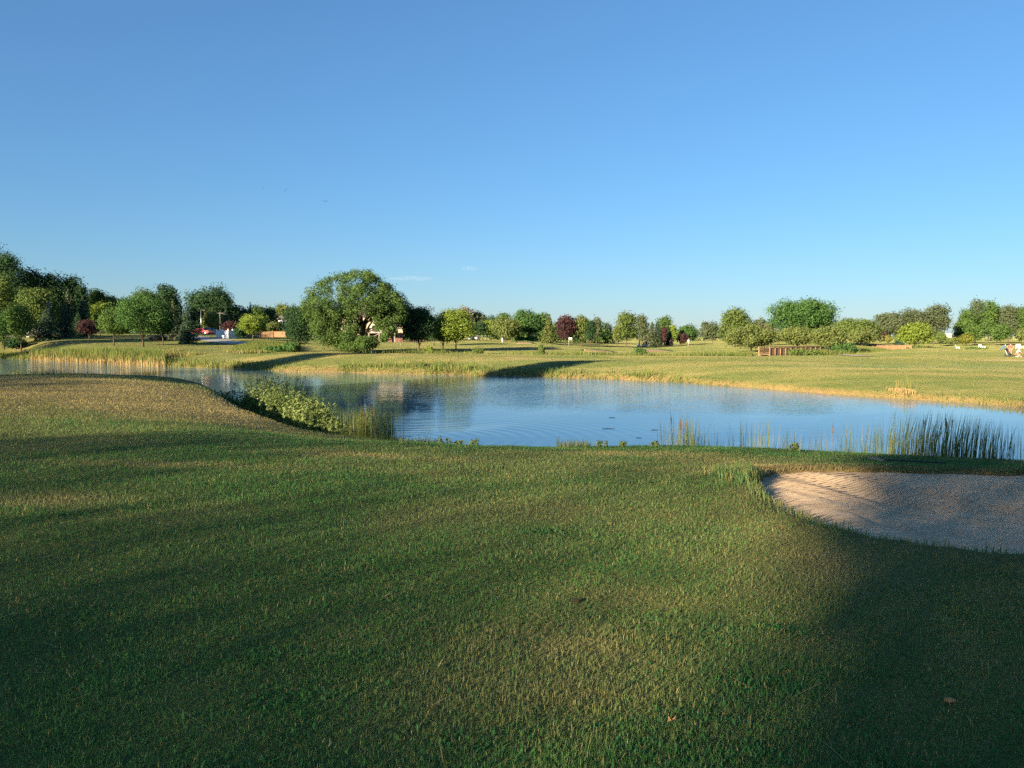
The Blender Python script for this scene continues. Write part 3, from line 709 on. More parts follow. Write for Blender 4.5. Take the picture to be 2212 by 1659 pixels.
T('spruce_tree', 226.5, 306.5, 13, 200, 'spruce', 'spruce', 'dark spruce right of the shorter utility pole', clear=.03)
T('plum_tree', 231, 321.5, 18, 178, 'round', 'purple', 'purple shrubby plum above the white vinyl fence', clear=.05, nc=16)
T('broadleaf_tree', 239, 306, 22, 215, 'round', 'spruce', 'dusky tree left of the pointed spruce above the white fence', clear=.1)
T('spruce_tree', 251, 302.5, 13, 218, 'spruce', 'spruce', 'pointed spruce sticking above the trees behind the white fence', clear=.03)
T('broadleaf_tree', 259, 306, 20, 216, 'round', 'mid', 'dusky tree right of the pointed spruce, behind the yellow-green tree', clear=.1)
T('broadleaf_tree', 270, 307.5, 17, 220, 'round', 'dark', 'dark tree left of the white shed', clear=.1)
T('broadleaf_tree', 284, 304.5, 19, 250, 'round', 'olive', 'pale rounded tree rising behind the white shed', clear=.1)
T('lime_tree', 253, 315, 26, 152, 'oval', 'lime', 'small yellow-green tree on the lawn right of the white fence', clear=.24, leaf=.32)
T('shrub', 240, 328, 12, 158, 'bush', 'dark', 'dark shrub covering the right end of the white fence', 'shrub', clear=0)
T('lime_tree', 275, 322, 17, 175, 'round', 'olive', 'low olive tree just behind the tan timber fence', clear=.12)
T('juniper_tree', 300, 307, 29, 112, 'bush', 'dark', 'dense dark evergreen reaching the ground left of the giant tree', clear=.0, nc=44, leaf=.24)
T('shrub', 277, 346, 26, 111, 'bush', 'green', 'low leafy shrub patch left of the dense evergreen', 'shrub', clear=0, nc=14)
T('shrub', 291, 343, 18, 109.5, 'bush', 'green', 'taller leafy shrub at the foot of the dense evergreen', 'shrub', clear=0, nc=14)

# --- the giant tree in the middle of the left half
def giant():
    global TR
    TR = np.random.default_rng(77)
    d = 110; s = d / F; x0 = xat(364, d); z0 = mz(x0, d) - .1
    root = empty('willow_tree', (x0, d, z0)); tag(root, 'giant spreading tree overhanging the house, largest in the picture', 'tree')
    def P(X, Y): return ((293.3 + X * .07716 - 364) * s, zat(256 + Y * .07716, d) - z0)
    cl = []; rc = []
    top = [(160, 620), (190, 540), (260, 430), (310, 340), (400, 270), (540, 240), (700, 190), (850, 170), (960, 160), (1080, 210), (1170, 290), (1250, 350), (1290, 430), (1400, 470), (1460, 540), (1420, 600)]
    tx_, ty_ = zip(*sorted(top))
    bot_x = [160, 250, 330, 400, 520, 620, 760, 860, 960, 1060, 1120, 1200, 1300, 1400, 1460]; bot_y = [700, 900, 1060, 1160, 1210, 1230, 1210, 960, 820, 850, 950, 1000, 1020, 960, 640]
    for _ in range(330):
        X = TR.uniform(190, 1440); yt = np.interp(X, tx_, ty_) + 45; yb = np.interp(X, bot_x, bot_y) - 35
        u = TR.random(); Y = yt + (yb - yt) * (u ** .9)
        hw = (1 - ((X - 800) / 680) ** 2) ** .5 * 6.2; edge = abs(2 * u - 1)
        x, z = P(X, Y); cl.append((x, TR.uniform(-1, 1) * hw * (1 - .35 * edge), z)); rc.append(TR.uniform(.65, 1.15))
    for _ in range(80):
        X = TR.uniform(330, 860); Y = TR.uniform(700, np.interp(X, bot_x, bot_y) - 30); x, z = P(X, Y); cl.append((x, TR.uniform(-3.5, 3.5), z)); rc.append(TR.uniform(.5, .9))
    for _ in range(75):
        X = TR.uniform(1090, 1430); Y = TR.uniform(560, np.interp(X, bot_x, bot_y) - 20); x, z = P(X, Y); cl.append((x, TR.uniform(-4, 3), z)); rc.append(TR.uniform(.5, .9))
    for X in np.linspace(175, 1430, 46):
        Y = np.interp(X, tx_, ty_); x, z = P(X + (30 if X < 800 else -30), Y + 50 + TR.uniform(-15, 25)); cl.append((x, TR.uniform(-2.5, 2.5), z)); rc.append(TR.uniform(.45, .75))
    cl = np.array(cl); rc = np.array(rc)
    C, Nn = cloud(cl, rc, 66000, .8); k = C[:, 2] > .1; C, Nn = C[k], Nn[k]
    # hanging sprays
    i = TR.choice(len(cl), 5000); q = cl[i] + TR.normal(0, .5, (5000, 3)); q[:, 2] -= TR.random(5000) * 1.0; q = q[q[:, 2] > .1]
    C = np.concatenate([C, q]); Nn = np.concatenate([Nn, unit(len(q))])
    ZX = (C[:, 0] / s + 364 - 293.3) / .07716; ZY = (HZ - (C[:, 2] + z0 - CZ) / s - 256) / .07716
    k = ~((ZX > 915) & (ZX < 1075) & (ZY > 785) & (ZY < 935) & (TR.random(len(C)) < .85)); C, Nn = C[k], Nn[k]
    vv, ff = quads(C, Nn, .23, .55); link('crown', np_mesh('crown', vv, ff, 4, {'rnd': ('FACE', TR.random(len(ff)))}), LEAF['elm'], root)
    m = MB(); m.tube([(0, 0, -.2), (-.02, 0, .5), (.02, 0, 1.8), (-.15, 0, 3.2), (-.5, 0, 5), (-.9, .1, 7.5)], [.62, .45, .38, .34, .24, .08], 10)
    for j in TR.choice(len(cl), 26, replace=False):
        c = cl[j]; zz = TR.uniform(2.0, 4.4); zz = min(zz, c[2])
        m.tube([(-.1, 0, zz), (c[0] * .4, c[1] * .4, zz + (c[2] - zz) * .45 + .3), (c[0] * .75, c[1] * .75, zz + (c[2] - zz) * .85 + .2), tuple(c)], [.13, .09, .05, .02], 6, False)
    m.build('trunk', m_bark, root, smooth=True)
giant()
T('shrub', 366, 336, 22, 106, 'bush', 'mid', 'rounded leafy shrub at the foot of the giant tree', 'shrub', clear=0, nc=26, leaf=.24)
T('shrub', 350, 341, 22, 107, 'bush', 'mid', 'lower shrub left of the one at the giant tree foot', 'shrub', clear=0, nc=22, leaf=.24)
T('shrub', 384, 334, 9, 190, 'bush', 'mid', 'shrub before the brick basement right of the giant tree', 'shrub', clear=0, nc=10)
T('maple_tree', 419, 307, 35, 114, 'round', 'dark', 'dark shaded maple standing alone right of the house', clear=.2, nc=34, leaf=.26)
T('broadleaf_tree', 434, 317, 24, 150, 'round', 'dark', 'dark tree in the gap between shaded maple and lime-green maple', clear=.15)
T('maple_tree', 443, 322, 20, 122, 'round', 'dark', 'small dark tree half hidden left of the lime-green maple', clear=.3)
T('maple_tree', 456, 310, 39, 116, 'oval', 'lime', 'broad lime-green maple on the bank right of the house', clear=.22, nc=36, leaf=.26)
T('oak_tree', 465, 307, 18, 215, 'round', 'brown', 'pale brown thin-crowned tree behind the lime-green maple', clear=.2, nc=15, n=1500)
T('broadleaf_tree', 479, 312, 18, 218, 'round', 'oak', 'grey green tree right of the pale brown crown', clear=.2, nc=15)
T('broadleaf_tree', 480, 322, 15, 195, 'round', 'dark', 'dark small tree over the white parked cars', clear=.28, nc=14)
T('broadleaf_tree', 487, 321, 17, 205, 'round', 'lime', 'light green tree right of the small dark one', clear=.2, nc=16)
T('broadleaf_tree', 491, 316.5, 14, 250, 'round', 'spruce', 'far bluish tree between brown crown and pale lawn tree', clear=.1, nc=14)
T('broadleaf_tree', 502, 313.5, 20, 215, 'round', 'mid', 'taller tree behind the pale spreading lawn tree', clear=.1, nc=18)
T('hawthorn_tree', 505.5, 318.5, 30, 190, 'oval', 'olive', 'pale spreading lawn tree beside the slim white post', clear=.07)
T('broadleaf_tree', 528, 310.5, 30, 200, 'round', 'green', 'big deep green tree above the two clipped hedges', clear=.16, nc=34)
T('hedge', 520, 336.8, 9, 196, 'bush', 'green', 'clipped hedge on the left of the deep green tree stem', 'hedge', clear=0, nc=12)
T('hedge', 529.5, 336.8, 9, 196, 'bush', 'green', 'clipped hedge on the right of the deep green tree stem', 'hedge', clear=0, nc=12)
T('pine_tree', 549, 314, 17, 186, 'spruce', 'olive', 'pale yellow-green pine left of the copper beech', clear=.01)
T('broadleaf_tree', 544, 313.2, 14, 220, 'oval', 'mid', 'tree top peeping over the pale pine', clear=.1, nc=14)
T('beech_tree', 565.5, 316.2, 22, 183, 'oval', 'purple', 'large copper beech with dark purple crown behind the flagstick', clear=.16, nc=30)
T('maple_tree', 582, 316.3, 18, 184, 'oval', 'olive', 'pale lawn tree right of the copper beech', clear=.16)
T('maple_tree', 590.5, 321, 11, 182, 'oval', 'dark', 'narrow shaded tree right of the pale lawn tree', clear=.2)
T('broadleaf_tree', 596.5, 317.6, 11, 235, 'oval', 'oak', 'tall narrow tree behind the narrow shaded one', clear=.1, nc=16)
T('broadleaf_tree', 606, 323, 12, 260, 'round', 'spruce', 'low dull tree in the dip left of the twin maples', clear=.05, nc=14)
T('maple_tree', 618, 326, 13, 186, 'oval', 'olive', 'smaller pale maple of the pair left of the golf cart', clear=.2)
T('maple_tree', 626.5, 312.8, 22, 184, 'oval', 'ash', 'tall egg-shaped maple behind the golf cart', clear=.13, nc=34)
T('poplar_tree', 642, 315, 13, 225, 'oval', 'oak', 'grey poplar between the egg-shaped maple and the spruces', clear=.05)
T('spruce_tree', 652, 321.5, 18, 205, 'spruce', 'oak', 'wide olive spruce directly above the golf cart', clear=.02)
T('spruce_tree', 658, 322.5, 11, 214, 'spruce', 'spruce', 'narrow spruce squeezed before the round-topped tree', clear=.02)
T('broadleaf_tree', 664.5, 316.8, 17, 230, 'round', 'mid', 'round-topped tree above the small purple plum', clear=.1)
T('plum_tree', 664, 327.5, 7, 206, 'oval', 'purple', 'narrow purple plum behind the golfers on the green', clear=.1, nc=12)
T('spruce_tree', 668.5, 326, 8, 210, 'spruce', 'dark', 'dark little spruce right of the narrow purple plum', clear=.02)
T('lime_tree', 672.5, 325.5, 10, 220, 'oval', 'lime', 'light green tree right of the dark little spruce', clear=.08, nc=14)
T('lime_tree', 688, 325.2, 19, 225, 'round', 'green', 'round green tree standing clear behind the purple bush', clear=.1)
T('plum_tree', 683, 333.8, 10, 212, 'round', 'purple', 'low purple bush before the round green tree', clear=.15, nc=12)
T('broadleaf_tree', 705, 322, 9, 330, 'oval', 'oak', 'thin far tree at the left of the pale hazy pair', clear=.1, nc=12)
T('broadleaf_tree', 712.5, 322, 13, 330, 'oval', 'oak', 'wider far tree at the right of the pale hazy pair', clear=.1, nc=14)
T('poplar_tree', 735, 309, 31, 172, 'teardrop', 'ash', 'tall tapering tree reaching the ground left of the hawthorns', clear=.0, nc=40)
T('broadleaf_tree', 757.5, 319, 18, 260, 'round', 'oak', 'grey tree between the tapering tree and broad green tree', clear=.1)
T('broadleaf_tree', 769, 322, 12, 250, 'round', 'brown', 'brownish crown left of the broad green tree', clear=.1, nc=14)
T('hawthorn_tree', 751, 326, 45, 136, 'spread', 'olive', 'wide hawthorn left of the near footbridge', clear=.07, nc=36)
T('hawthorn_tree', 797, 327.5, 42, 148, 'spread', 'olive', 'hawthorn rising behind the near footbridge', clear=.07, nc=34)
T('hawthorn_tree', 829.5, 327.2, 31, 140, 'spread', 'olive', 'hawthorn right of the near footbridge end', clear=.07, nc=28)
T('hawthorn_tree', 857, 319.5, 43, 170, 'spread', 'ash', 'larger spreading hawthorn between the two footbridges', clear=.07, nc=40)
T('hawthorn_tree', 862, 328.5, 31, 164, 'spread', 'olive', 'low hawthorn with a bent pale stem before the larger one', clear=.07, nc=24)
T('broadleaf_tree', 802, 300.5, 60, 195, 'round', 'green', 'broad domed green tree, largest on the right', clear=.12, nc=60)
T('shrub', 846, 343.5, 21, 137, 'bush', 'green', 'dark dense shrub right of the near footbridge', 'shrub', clear=0, nc=20)
T('oak_tree', 888, 313.5, 31, 245, 'spread', 'oak', 'gnarled grey oak with bare pale limbs behind the far bridge', clear=.15, nc=26, limbs=12)
T('oak_tree', 911, 310, 26, 250, 'round', 'oak', 'grey oak behind the bright dome-shaped tree', clear=.15, nc=24, limbs=10)
T('oak_tree', 934, 305.5, 26, 250, 'oval', 'oak', 'tallest grey oak at the right end of the oak row', clear=.1, nc=26, limbs=10)
T('lime_tree', 915.5, 323.5, 31, 178, 'spread', 'lime', 'bright dome-shaped tree beside the far footbridge', clear=.02, nc=44)
T('spruce_tree', 899, 331, 8, 190, 'spruce', 'spruce', 'small blue spruce tucked left of the bright dome-shaped tree', clear=.02)
T('plum_tree', 881, 332, 10, 225, 'round', 'purple', 'little reddish tree behind the far footbridge', clear=.15, nc=12)
T('lime_tree', 888, 335.5, 5, 222, 'oval', 'gold', 'tiny golden tree behind the far footbridge', clear=.15, nc=10)
T('maple_tree', 940.5, 331.5, 9, 220, 'oval', 'ash', 'young lawn tree in the gap before the white far building', clear=.24, nc=14)
T('shrub', 951, 338.2, 10, 240, 'bush', 'olive', 'pale shrub below the white far building', 'shrub', clear=0, nc=10)
T('poplar_tree', 961, 321, 16, 270, 'oval', 'mid', 'leftmost lower tree of the tall stand at right', clear=.05)
T('poplar_tree', 966.5, 309.5, 17, 285, 'oval', 'mid', 'second tree of the tall stand, stepping up from the left', clear=.05, nc=24)
T('poplar_tree', 975, 300, 15, 290, 'oval', 'oak', 'grey tallest poplar of the stand at right', clear=.05, nc=24)
T('poplar_tree', 988, 301.5, 17, 285, 'oval', 'mid', 'twin of the tallest poplar with a pale visible stem', clear=.08, nc=26)
T('poplar_tree', 997, 307.5, 14, 292, 'oval', 'mid', 'green poplar just right of the twin tallest ones', clear=.08, nc=20)
T('poplar_tree', 1008, 306, 18, 280, 'oval', 'oak', 'greyish poplar behind the person in the red shirt', clear=.1, nc=26)
T('poplar_tree', 1021, 307, 18, 280, 'oval', 'mid', 'poplar at the right picture edge', clear=.1, nc=26)
T('maple_tree', 974.5, 324.5, 19, 238, 'oval', 'mid', 'shorter rounded tree before the twin tallest poplars', clear=.08, nc=24)
T('maple_tree', 1000, 324.5, 18, 232, 'oval', 'mid', 'rounded tree with a clear stem left of the red-shirted person', clear=.18, nc=24)
T('lime_tree', 966, 333.6, 13, 228, 'round', 'gold', 'golden green small tree behind the paired white chairs', clear=.06, nc=18)
T('maple_tree', 1021, 329, 12, 236, 'oval', 'olive', 'small pale tree at the right edge behind the white chairs', clear=.1, nc=14)
T('shrub', 541.5, 344.8, 8, 112, 'bush', 'ash', 'young willow sapling alone in the ditch', 'shrub', clear=.02, nc=14, n=700)
T('shrub', 640, 347.5, 14, 114, 'bush', 'green', 'weedy green shrub in the ditch below the golf cart', 'shrub', clear=0, nc=12, n=900)
T('shrub', 478, 347.5, 12, 112.5, 'bush', 'ash', 'weedy shrub in the ditch right of the lime-green maple', 'shrub', clear=0, nc=10, n=700)
T('shrub', 430, 346.5, 8, 112.5, 'bush', 'lime', 'yellowish sapling between the shaded maple and lime-green maple', 'shrub', clear=0, nc=10, n=500)
T('shrub', 805, 348.5, 34, 119, 'bush', 'ash', 'leafy weeds hiding the right end of the near footbridge', 'shrub', clear=0, nc=20, n=2600)
T('shrub', 936, 348.5, 16, 180, 'bush', 'ash', 'grassy shrub mound at the right end of the far footbridge', 'shrub', clear=0, nc=12)
T('shrub', 976, 347.3, 18, 196, 'bush', 'mid', 'low dark planting bed before the paired white chairs', 'shrub', clear=0, nc=16)
T('shrub', 199, 338.5, 16, 172, 'bush', 'lime', 'low yellow-green hedge in front of the red car', 'shrub', clear=0, nc=14, n=900)

# --- far wood closing the horizon behind everything
def belt(name, label, x0, x1, step, d0, d1, tops, n, lf, pal):
    cl, rc = [], []
    for px in np.arange(x0, x1, step):
        d = TR.uniform(d0, d1); x = xat(px, d); g = mz(x, d); tp = np.interp(px, *tops) + TR.uniform(-2.5, 3); H = zat(tp, d) - g
        for k in range(7):
            r = TR.uniform(.9, 1.7); cl.append((x + TR.normal(0, 1.2), d + TR.normal(0, 2.5), g + TR.uniform(.08, 1) * max(H - r, .8))); rc.append(r)
    C, Nn = cloud(np.array(cl), np.array(rc), n, .85); vv, ff = quads(C, Nn, lf)
    tag(link(name, np_mesh(name, vv, ff, 4, {'rnd': ('FACE', TR.random(len(ff)))}), LEAF[pal]), label, 'wood', kind='stuff')
belt('undergrowth', 'dark undergrowth closing the gaps behind the left lawn trees', -60, 205, 2.2, 200, 225, ([-60, 0, 90, 130, 205], [285, 292, 302, 306, 312]), 26000, .6, 'dark')
belt('undergrowth', 'dull green hedgerow behind the white fence and the timber fence', 196, 342, 2.4, 225, 245, ([196, 260, 342], [314, 316, 318]), 13000, .65, 'spruce')
belt('undergrowth', 'green hedgerow behind the middle lawn trees', 404, 612, 2.4, 238, 270, ([404, 480, 560, 612], [315, 318, 321, 326]), 17000, .7, 'mid')
def far_wood():
    cl, rc = [], []
    for px in np.arange(-160, 1200, 5.0):
        if 944 < px < 953: continue
        d = TR.uniform(430, 560); x = xat(px, d); g = mz(x, d)
        tp = np.interp(px, [-160, 0, 100, 300, 440, 520, 600, 690, 760, 860, 940, 960, 1200], [290, 296, 302, 314, 319, 321, 325, 329, 324, 326, 328, 324, 320]) + TR.uniform(-2, 2.5)
        H = zat(tp, d) - g
        for k in range(5):
            r = TR.uniform(1.6, 3.0); cl.append((x + TR.normal(0, 1.8), d + TR.normal(0, 3), g + TR.uniform(.1, 1) * max(H - r, 1))); rc.append(r)
    C, Nn = cloud(np.array(cl), np.array(rc), 42000, .85); vv, ff = quads(C, Nn, 1.3)
    o = link('far_wood', np_mesh('far_wood', vv, ff, 4, {'rnd': ('FACE', TR.random(len(ff)))}), LEAF['oak'])
    tag(o, 'distant hazy tree belt closing the horizon behind the course', 'wood', kind='stuff')
far_wood()
# ------------------------------------------------------------------ plants by the near shore
def leafy_stems(name, pts, hs, label, cat, pal, leaf=.13, per=26, group=None):
    """upright leafy stems growing from pts; pieces: stems and leaves"""
    x0 = float(np.mean(pts[:, 0])); y0 = float(np.mean(pts[:, 1])); z0 = float(min(mesh_z(pts[:, 0], pts[:, 1])))
    z0 = max(z0, -.05); root = empty(name, (x0, y0, z0)); tag(root, label, cat, group)
    C, Nn = [], []; m = MB(); zz = np.maximum(mesh_z(pts[:, 0], pts[:, 1]), -.05)
    for (x, y), h, zb in zip(pts, hs, zz):
        lx, ly = TR.normal(0, .16, 2) * h; bx, by, bz = x - x0, y - y0, zb - z0
        m.tube([(bx, by, bz - .05), (bx + lx * .4, by + ly * .4, bz + h * .5), (bx + lx, by + ly, bz + h)], [.008, .006, .002], 4, False)
        if len(pts) < 10: m.build('stem', LEAF['mid'], root); m = MB()
        t = TR.uniform(.12, 1.03, per); a = TR.uniform(0, 6.28, per); r = TR.uniform(.02, leaf * .95, per) * (1.15 - .5 * t)
        C.append(np.stack([bx + lx * t + r * np.cos(a), by + ly * t + r * np.sin(a), bz + h * t], -1))
        Nn.append(np.stack([np.cos(a) * .5, np.sin(a) * .5, np.full(per, .7)], -1) + unit(per) * .55)
    C = np.concatenate(C); vv, ff = quads(C, np.concatenate(Nn), leaf, .36)
    link('leaves', np_mesh('leaves', vv, ff, 4, {'rnd': ('FACE', TR.random(len(ff)))}), LEAF[pal], root)
    if m.v: m.build('stems', LEAF['mid'], root)
    return root
P = []; hs = []
for px, py, d, n, h in ((262, 394, 33, 70, 1.75), (272, 398, 32, 95, 1.85), (283, 404, 30.6, 100, 1.7), (293, 410, 29.4, 110, 1.5), (303, 418, 28.4, 90, 1.4), (314, 424, 27.6, 70, 1.25), (326, 430, 27.0, 40, .85), (334, 434, 26.7, 22, .7)):
    x = xat(px, d); P.append(np.stack([x + TR.normal(0, .38, n), d + TR.normal(0, .6, n)], -1)); hs.append(h * TR.uniform(.65, 1.1, n))
leafy_stems('shrub', np.concatenate(P), np.concatenate(hs), 'sunlit leafy thicket lining the inlet below the grassy mound', 'shrub', 'willow', .12, 46)
P = []; hs = []
for px, d, n in ((207, 37, 26), (218, 36.4, 40), (230, 35.6, 50), (242, 35, 60), (253, 34.2, 60)):
    P.append(np.stack([xat(px, d) + TR.normal(0, .4, n), d + TR.normal(0, .3, n)], -1)); hs.append(TR.uniform(.5, 1.15, n))
leafy_stems('shrub', np.concatenate(P), np.concatenate(hs), 'dark shaded weeds between the mound edge and the sunlit thicket', 'shrub', 'mid', .16, 26)
for px, top, d, lab in ((443.5, 436.5, 19.6, 'tallest leafy weed on the crest, right of the dark sedge'), (459, 440, 19.6, 'short leafy weed in the middle of three left crest weeds'), (471, 438.5, 19.5, 'leafy weed at the right of three left crest weeds'),
                        (604, 440.5, 19.3, 'small weed on the crest just right of the straw tussock'), (623, 440, 19.3, 'thin leafy weed midway between tussock and cattails'), (655, 440, 19.2, 'leafy weed left beside the central cattail clump'), (797, 442, 18.6, 'bushy weed among the sparse reeds on the crest')):
    x = xat(px, d); n = 5; p = np.stack([x + TR.normal(0, .06, n), d + TR.normal(0, .06, n)], -1)
    h = zat(top, d) - mz(x, d); leafy_stems('weed_plant', p, h * TR.uniform(.6, 1, n), lab, 'weed', 'willow', .09, 26, 'leafy weeds poking above the crest')

def reed_clump(name, parts, label, lean=.10, straw=.12, heads=0, wide=.014, bias=None, pal=None, group='cattail and reed clumps at the near shore'):
    X, Y, Lh = [], [], []
    for px, sp, top, d, n in parts:
        x = xat(px, d) + TR.normal(0, sp * d / F, n); y = d + TR.normal(0, .45, n)
        zb = np.maximum(mesh_z(x, y), -.02); X.append(x); Y.append(y); Lh.append(np.maximum((zat(top, d) - zb), .25) * np.clip(1.02 - np.abs(TR.normal(0, .2, n)), .3, 1.08))
    X, Y, Lh = map(np.concatenate, (X, Y, Lh)); Z = np.maximum(mesh_z(X, Y), -.02) - .05
    x0, y0 = float(X.mean()), float(Y.mean()); z0 = max(mz(x0, y0), 0)
    root = empty(name, (x0, y0, z0)); tag(root, label, 'reeds', group)
    r2 = np.random.default_rng(int(abs(x0 * 100)) + 7)
    blades('leaves', X - x0, Y - y0, Z - z0, Lh, np.full(len(X), wide) * r2.uniform(.6, 1.3, len(X)), np.clip(r2.normal(straw, .2, len(X)), 0, 1), m_reed, r2, lean, .9, parent=root, bias=bias)
    idx = np.argsort(-Lh)[:max(heads * 3, 1)]
    for i in idx[::3][:heads]:
        m = MB(); h = Lh[i] * .9; bx, by, bz = X[i] - x0, Y[i] - y0, Z[i] - z0; lx, ly = TR.normal(0, .05, 2)
        m.tube([(bx, by, bz), (bx + lx, by + ly, bz + h * .78)], .004, 5)
        m.tube([(bx + lx, by + ly, bz + h * .76), (bx + lx, by + ly, bz + h * .775), (bx + lx * 1.1, by + ly, bz + h * .9), (bx + lx * 1.1, by + ly, bz + h * .915)], [.004, .013, .013, .003], 7)
        m.tube([(bx + lx * 1.1, by + ly, bz + h * .91), (bx + lx * 1.15, by + ly, bz + h)], .003, 4); m.build('seed_head', m_cattail, root, smooth=True)
    return root
m_cattail = plain('cattail_brown', (.20, .095, .035), .85, .1, 0, .25, 20)
reed_clump('cattail_clump', [(340, 3, 407, 27.6, 50), (344, 2, 404, 27.2, 34), (356, 4, 404, 26.8, 110), (366, 6, 403, 26.6, 190), (378, 5, 409, 26.4, 110), (387, 5, 406, 26.0, 110), (330, 5, 414, 28, 40), (350, 14, 422, 26.6, 200)], 'green cattails with brown spikes in the inlet beside the thicket', heads=3, straw=.12)
reed_clump('cattail_clump', [(665, 2, 411, 22.6, 16), (680, 3.5, 410, 22.6, 46), (690, 3, 411, 22.6, 46), (698, 3, 413, 22.6, 36), (709, 3, 426, 22.4, 10), (694, 14, 436, 21.5, 60)], 'upright green cattail clump with brown spikes, middle of the crest', heads=6, straw=.1)
reed_clump('reed_clump', [(717, 1.5, 424, 22.0, 5), (732, 1.5, 426, 22, 7), (745, 3, 416, 22, 22), (757, 3, 417, 22, 22), (764, 2, 414, 22, 22), (776, 3, 418, 22, 20), (788, 3, 424, 22, 16), (800, 3, 428, 22, 10)], 'thin sparse green reeds right of the middle cattails', straw=.14)
reed_clump('reed_clump', [(812, 2, 421, 21.6, 10), (826, 3, 423, 21.5, 18), (820, 10, 440, 21, 26)], 'small sparse reed patch with dry straw at its base', straw=.35)
reed_clump('reed_clump', [(846, 3, 418, 21, 20), (852, 3, 424, 21, 16), (866, 3, 421, 21, 16), (858, 6, 438, 20.6, 16)], 'slim reed tuft left of the dark reed bed', heads=1, straw=.14)
reed_clump('reed_clump', [(878, 3, 414, 20.4, 22), (885, 3, 420, 20.4, 22), (893, 3, 418, 20.3, 20)], 'bright green reeds touching the left end of the dark bed', straw=.1)
reed_clump('cattail_clump', [(px, 5, 407 + 5 * TR.random() + (px > 985) * 8, 20.2 - (px - 900) * .006, 34) for px in range(902, 1006, 8)] + [(950, 30, 436, 20, 130)], 'large dense dark reed bed leaning right, beyond the rake', lean=.1, straw=.1, heads=5, wide=.015, bias=(.10, 0))
reed_clump('reed_clump', [(1018, 3, 424, 19, 22), (1024, 3, 430, 19, 16), (1034, 6, 420, 19, 40)], 'last few reeds at the right picture edge', straw=.15)
reed_clump('sedge_clump', [(402, 3, 441, 20.5, 40), (412, 5, 440, 20.5, 90), (424, 4, 438.5, 20.5, 70), (434, 4, 441, 20.3, 60), (428, 2, 424, 21.5, 5)], 'dark arching sedge on the crest left of the weeds', lean=.45, straw=.05, wide=.018)
reed_clump('grass_tussock', [(563, 3, 438, 19.4, 60), (574, 5, 438, 19.4, 150), (585, 4, 439, 19.3, 110)], 'green grass tussock with pale straw on its left, on the crest', lean=.45, straw=.12, wide=.014)
reed_clump('grass_tussock', [(904, 3.5, 387, 46.8, 300), (899, 2, 389, 46.6, 90), (910, 2, 390, 46.4, 60)], 'orange straw tussock standing out on the far right shore', lean=.4, straw=1.0, wide=.05)
reed_clump('weed_clump', [(903, 5, 376, 48.5, 26), (897, 2, 377, 48.3, 6), (910, 2, 375, 48.3, 8), (903, 6, 386, 48.3, 80)], 'tall pale flowering weeds behind the orange straw tussock', lean=.12, straw=.3, wide=.03)
# unmown grass at the foot of the thicket and behind the mound: uncountable
n = 7000; px = TR.uniform(268, 400, n); d = np.interp(px, [268, 300, 340, 400], [30.5, 27.0, 25.3, 24.6]) + TR.normal(0, .45, n); x = (px - 512) / F * d
blades('bank_grass', x, d, np.maximum(mesh_z(x, d), -.02) - .02, TR.uniform(.15, .5, n), np.full(n, .015), np.clip(TR.normal(.05, .1, n), 0, 1), m_reed, rng, .3, .6, 'dark unmown grass along the waterline of the inlet')
px = np.concatenate([TR.uniform(10, 100, 2600), TR.normal(147, 10, 700), TR.normal(50, 6, 350), TR.normal(190, 6, 60)]); n = len(px)
d = np.interp(px, [0, 60, 120, 165, 200], [43.5, 41.5, 39.5, 37.5, 36.5]) + TR.normal(0, .5, n); x = (px - 512) / F * d; zb = np.maximum(mesh_z(x, d), 0)
top = np.interp(px, [0, 20, 50, 60, 95, 127, 147, 166, 190, 205], [372, 369, 366, 369.5, 372, 372, 366, 372, 371, 380]); ok = TR.random(n)
h = np.clip((CZ - (top - HZ) / F * d) - zb, .3, 1.9) * (.55 + .5 * ok)
blades('bank_grass', x, d, zb - .03, h, np.full(n, .035), np.clip(TR.normal(.2, .18, n), 0, 1), m_reed, rng, .15, .5, 'sunlit tall grass on the pond edge behind the left mound')

# ------------------------------------------------------------------ trees behind and beside the viewpoint whose shade falls on the turf
u_ax = np.array([math.cos(AZ), -math.sin(AZ)]); w_ax = np.array([math.sin(AZ), math.cos(AZ)]); tanE = math.tan(EL)
LIT = [  # sunlit gaps on the ground, in photograph pixels: polygon, how much light
    ([(0, 392), (60, 389), (108, 386), (205, 389), (228, 399), (236, 412), (232, 428), (205, 432), (120, 432), (0, 440)], 1.0),
    ([(0, 500), (60, 488), (150, 474), (222, 466), (300, 457), (391, 453), (391, 463), (300, 471), (222, 482), (120, 500), (0, 530)], .62),
    ([(190, 447), (300, 441), (390, 446), (390, 451), (300, 450)], .5),
    ([(395, 448), (560, 448), (700, 449), (760, 452), (850, 455), (850, 466), (760, 466), (755, 478), (730, 500), (560, 515), (470, 505), (400, 480)], .66),
    ([(480, 500), (740, 495), (765, 500), (795, 530), (775, 575), (745, 645), (722, 768), (560, 768), (540, 690), (510, 600), (480, 540)], .66),
    ([(690, 520), (790, 520), (796, 535), (768, 590), (745, 645), (728, 720), (690, 760), (650, 700), (670, 600)], 1.0),
    ([(757, 474), (768, 470), (852, 468), (846, 488), (832, 506), (818, 512), (795, 508), (770, 496)], 1.0),
    ([(868, 470), (892, 470), (882, 486), (868, 488)], .25), ([(935, 494), (955, 500), (962, 522), (945, 520)], .2), ([(988, 478), (1024, 478), (1024, 505), (1000, 500)], .12),
]
def in_poly(P, x, y):
    ins = np.zeros(x.shape, bool); n = len(P)
    for i in range(n):
        (ax, ay), (bx, by) = P[i], P[(i + 1) % n]
        ins ^= ((ay > y) != (by > y)) & (x < (bx - ax) * (y - ay) / ((by - ay) or 1e-9) + ax)
    return ins
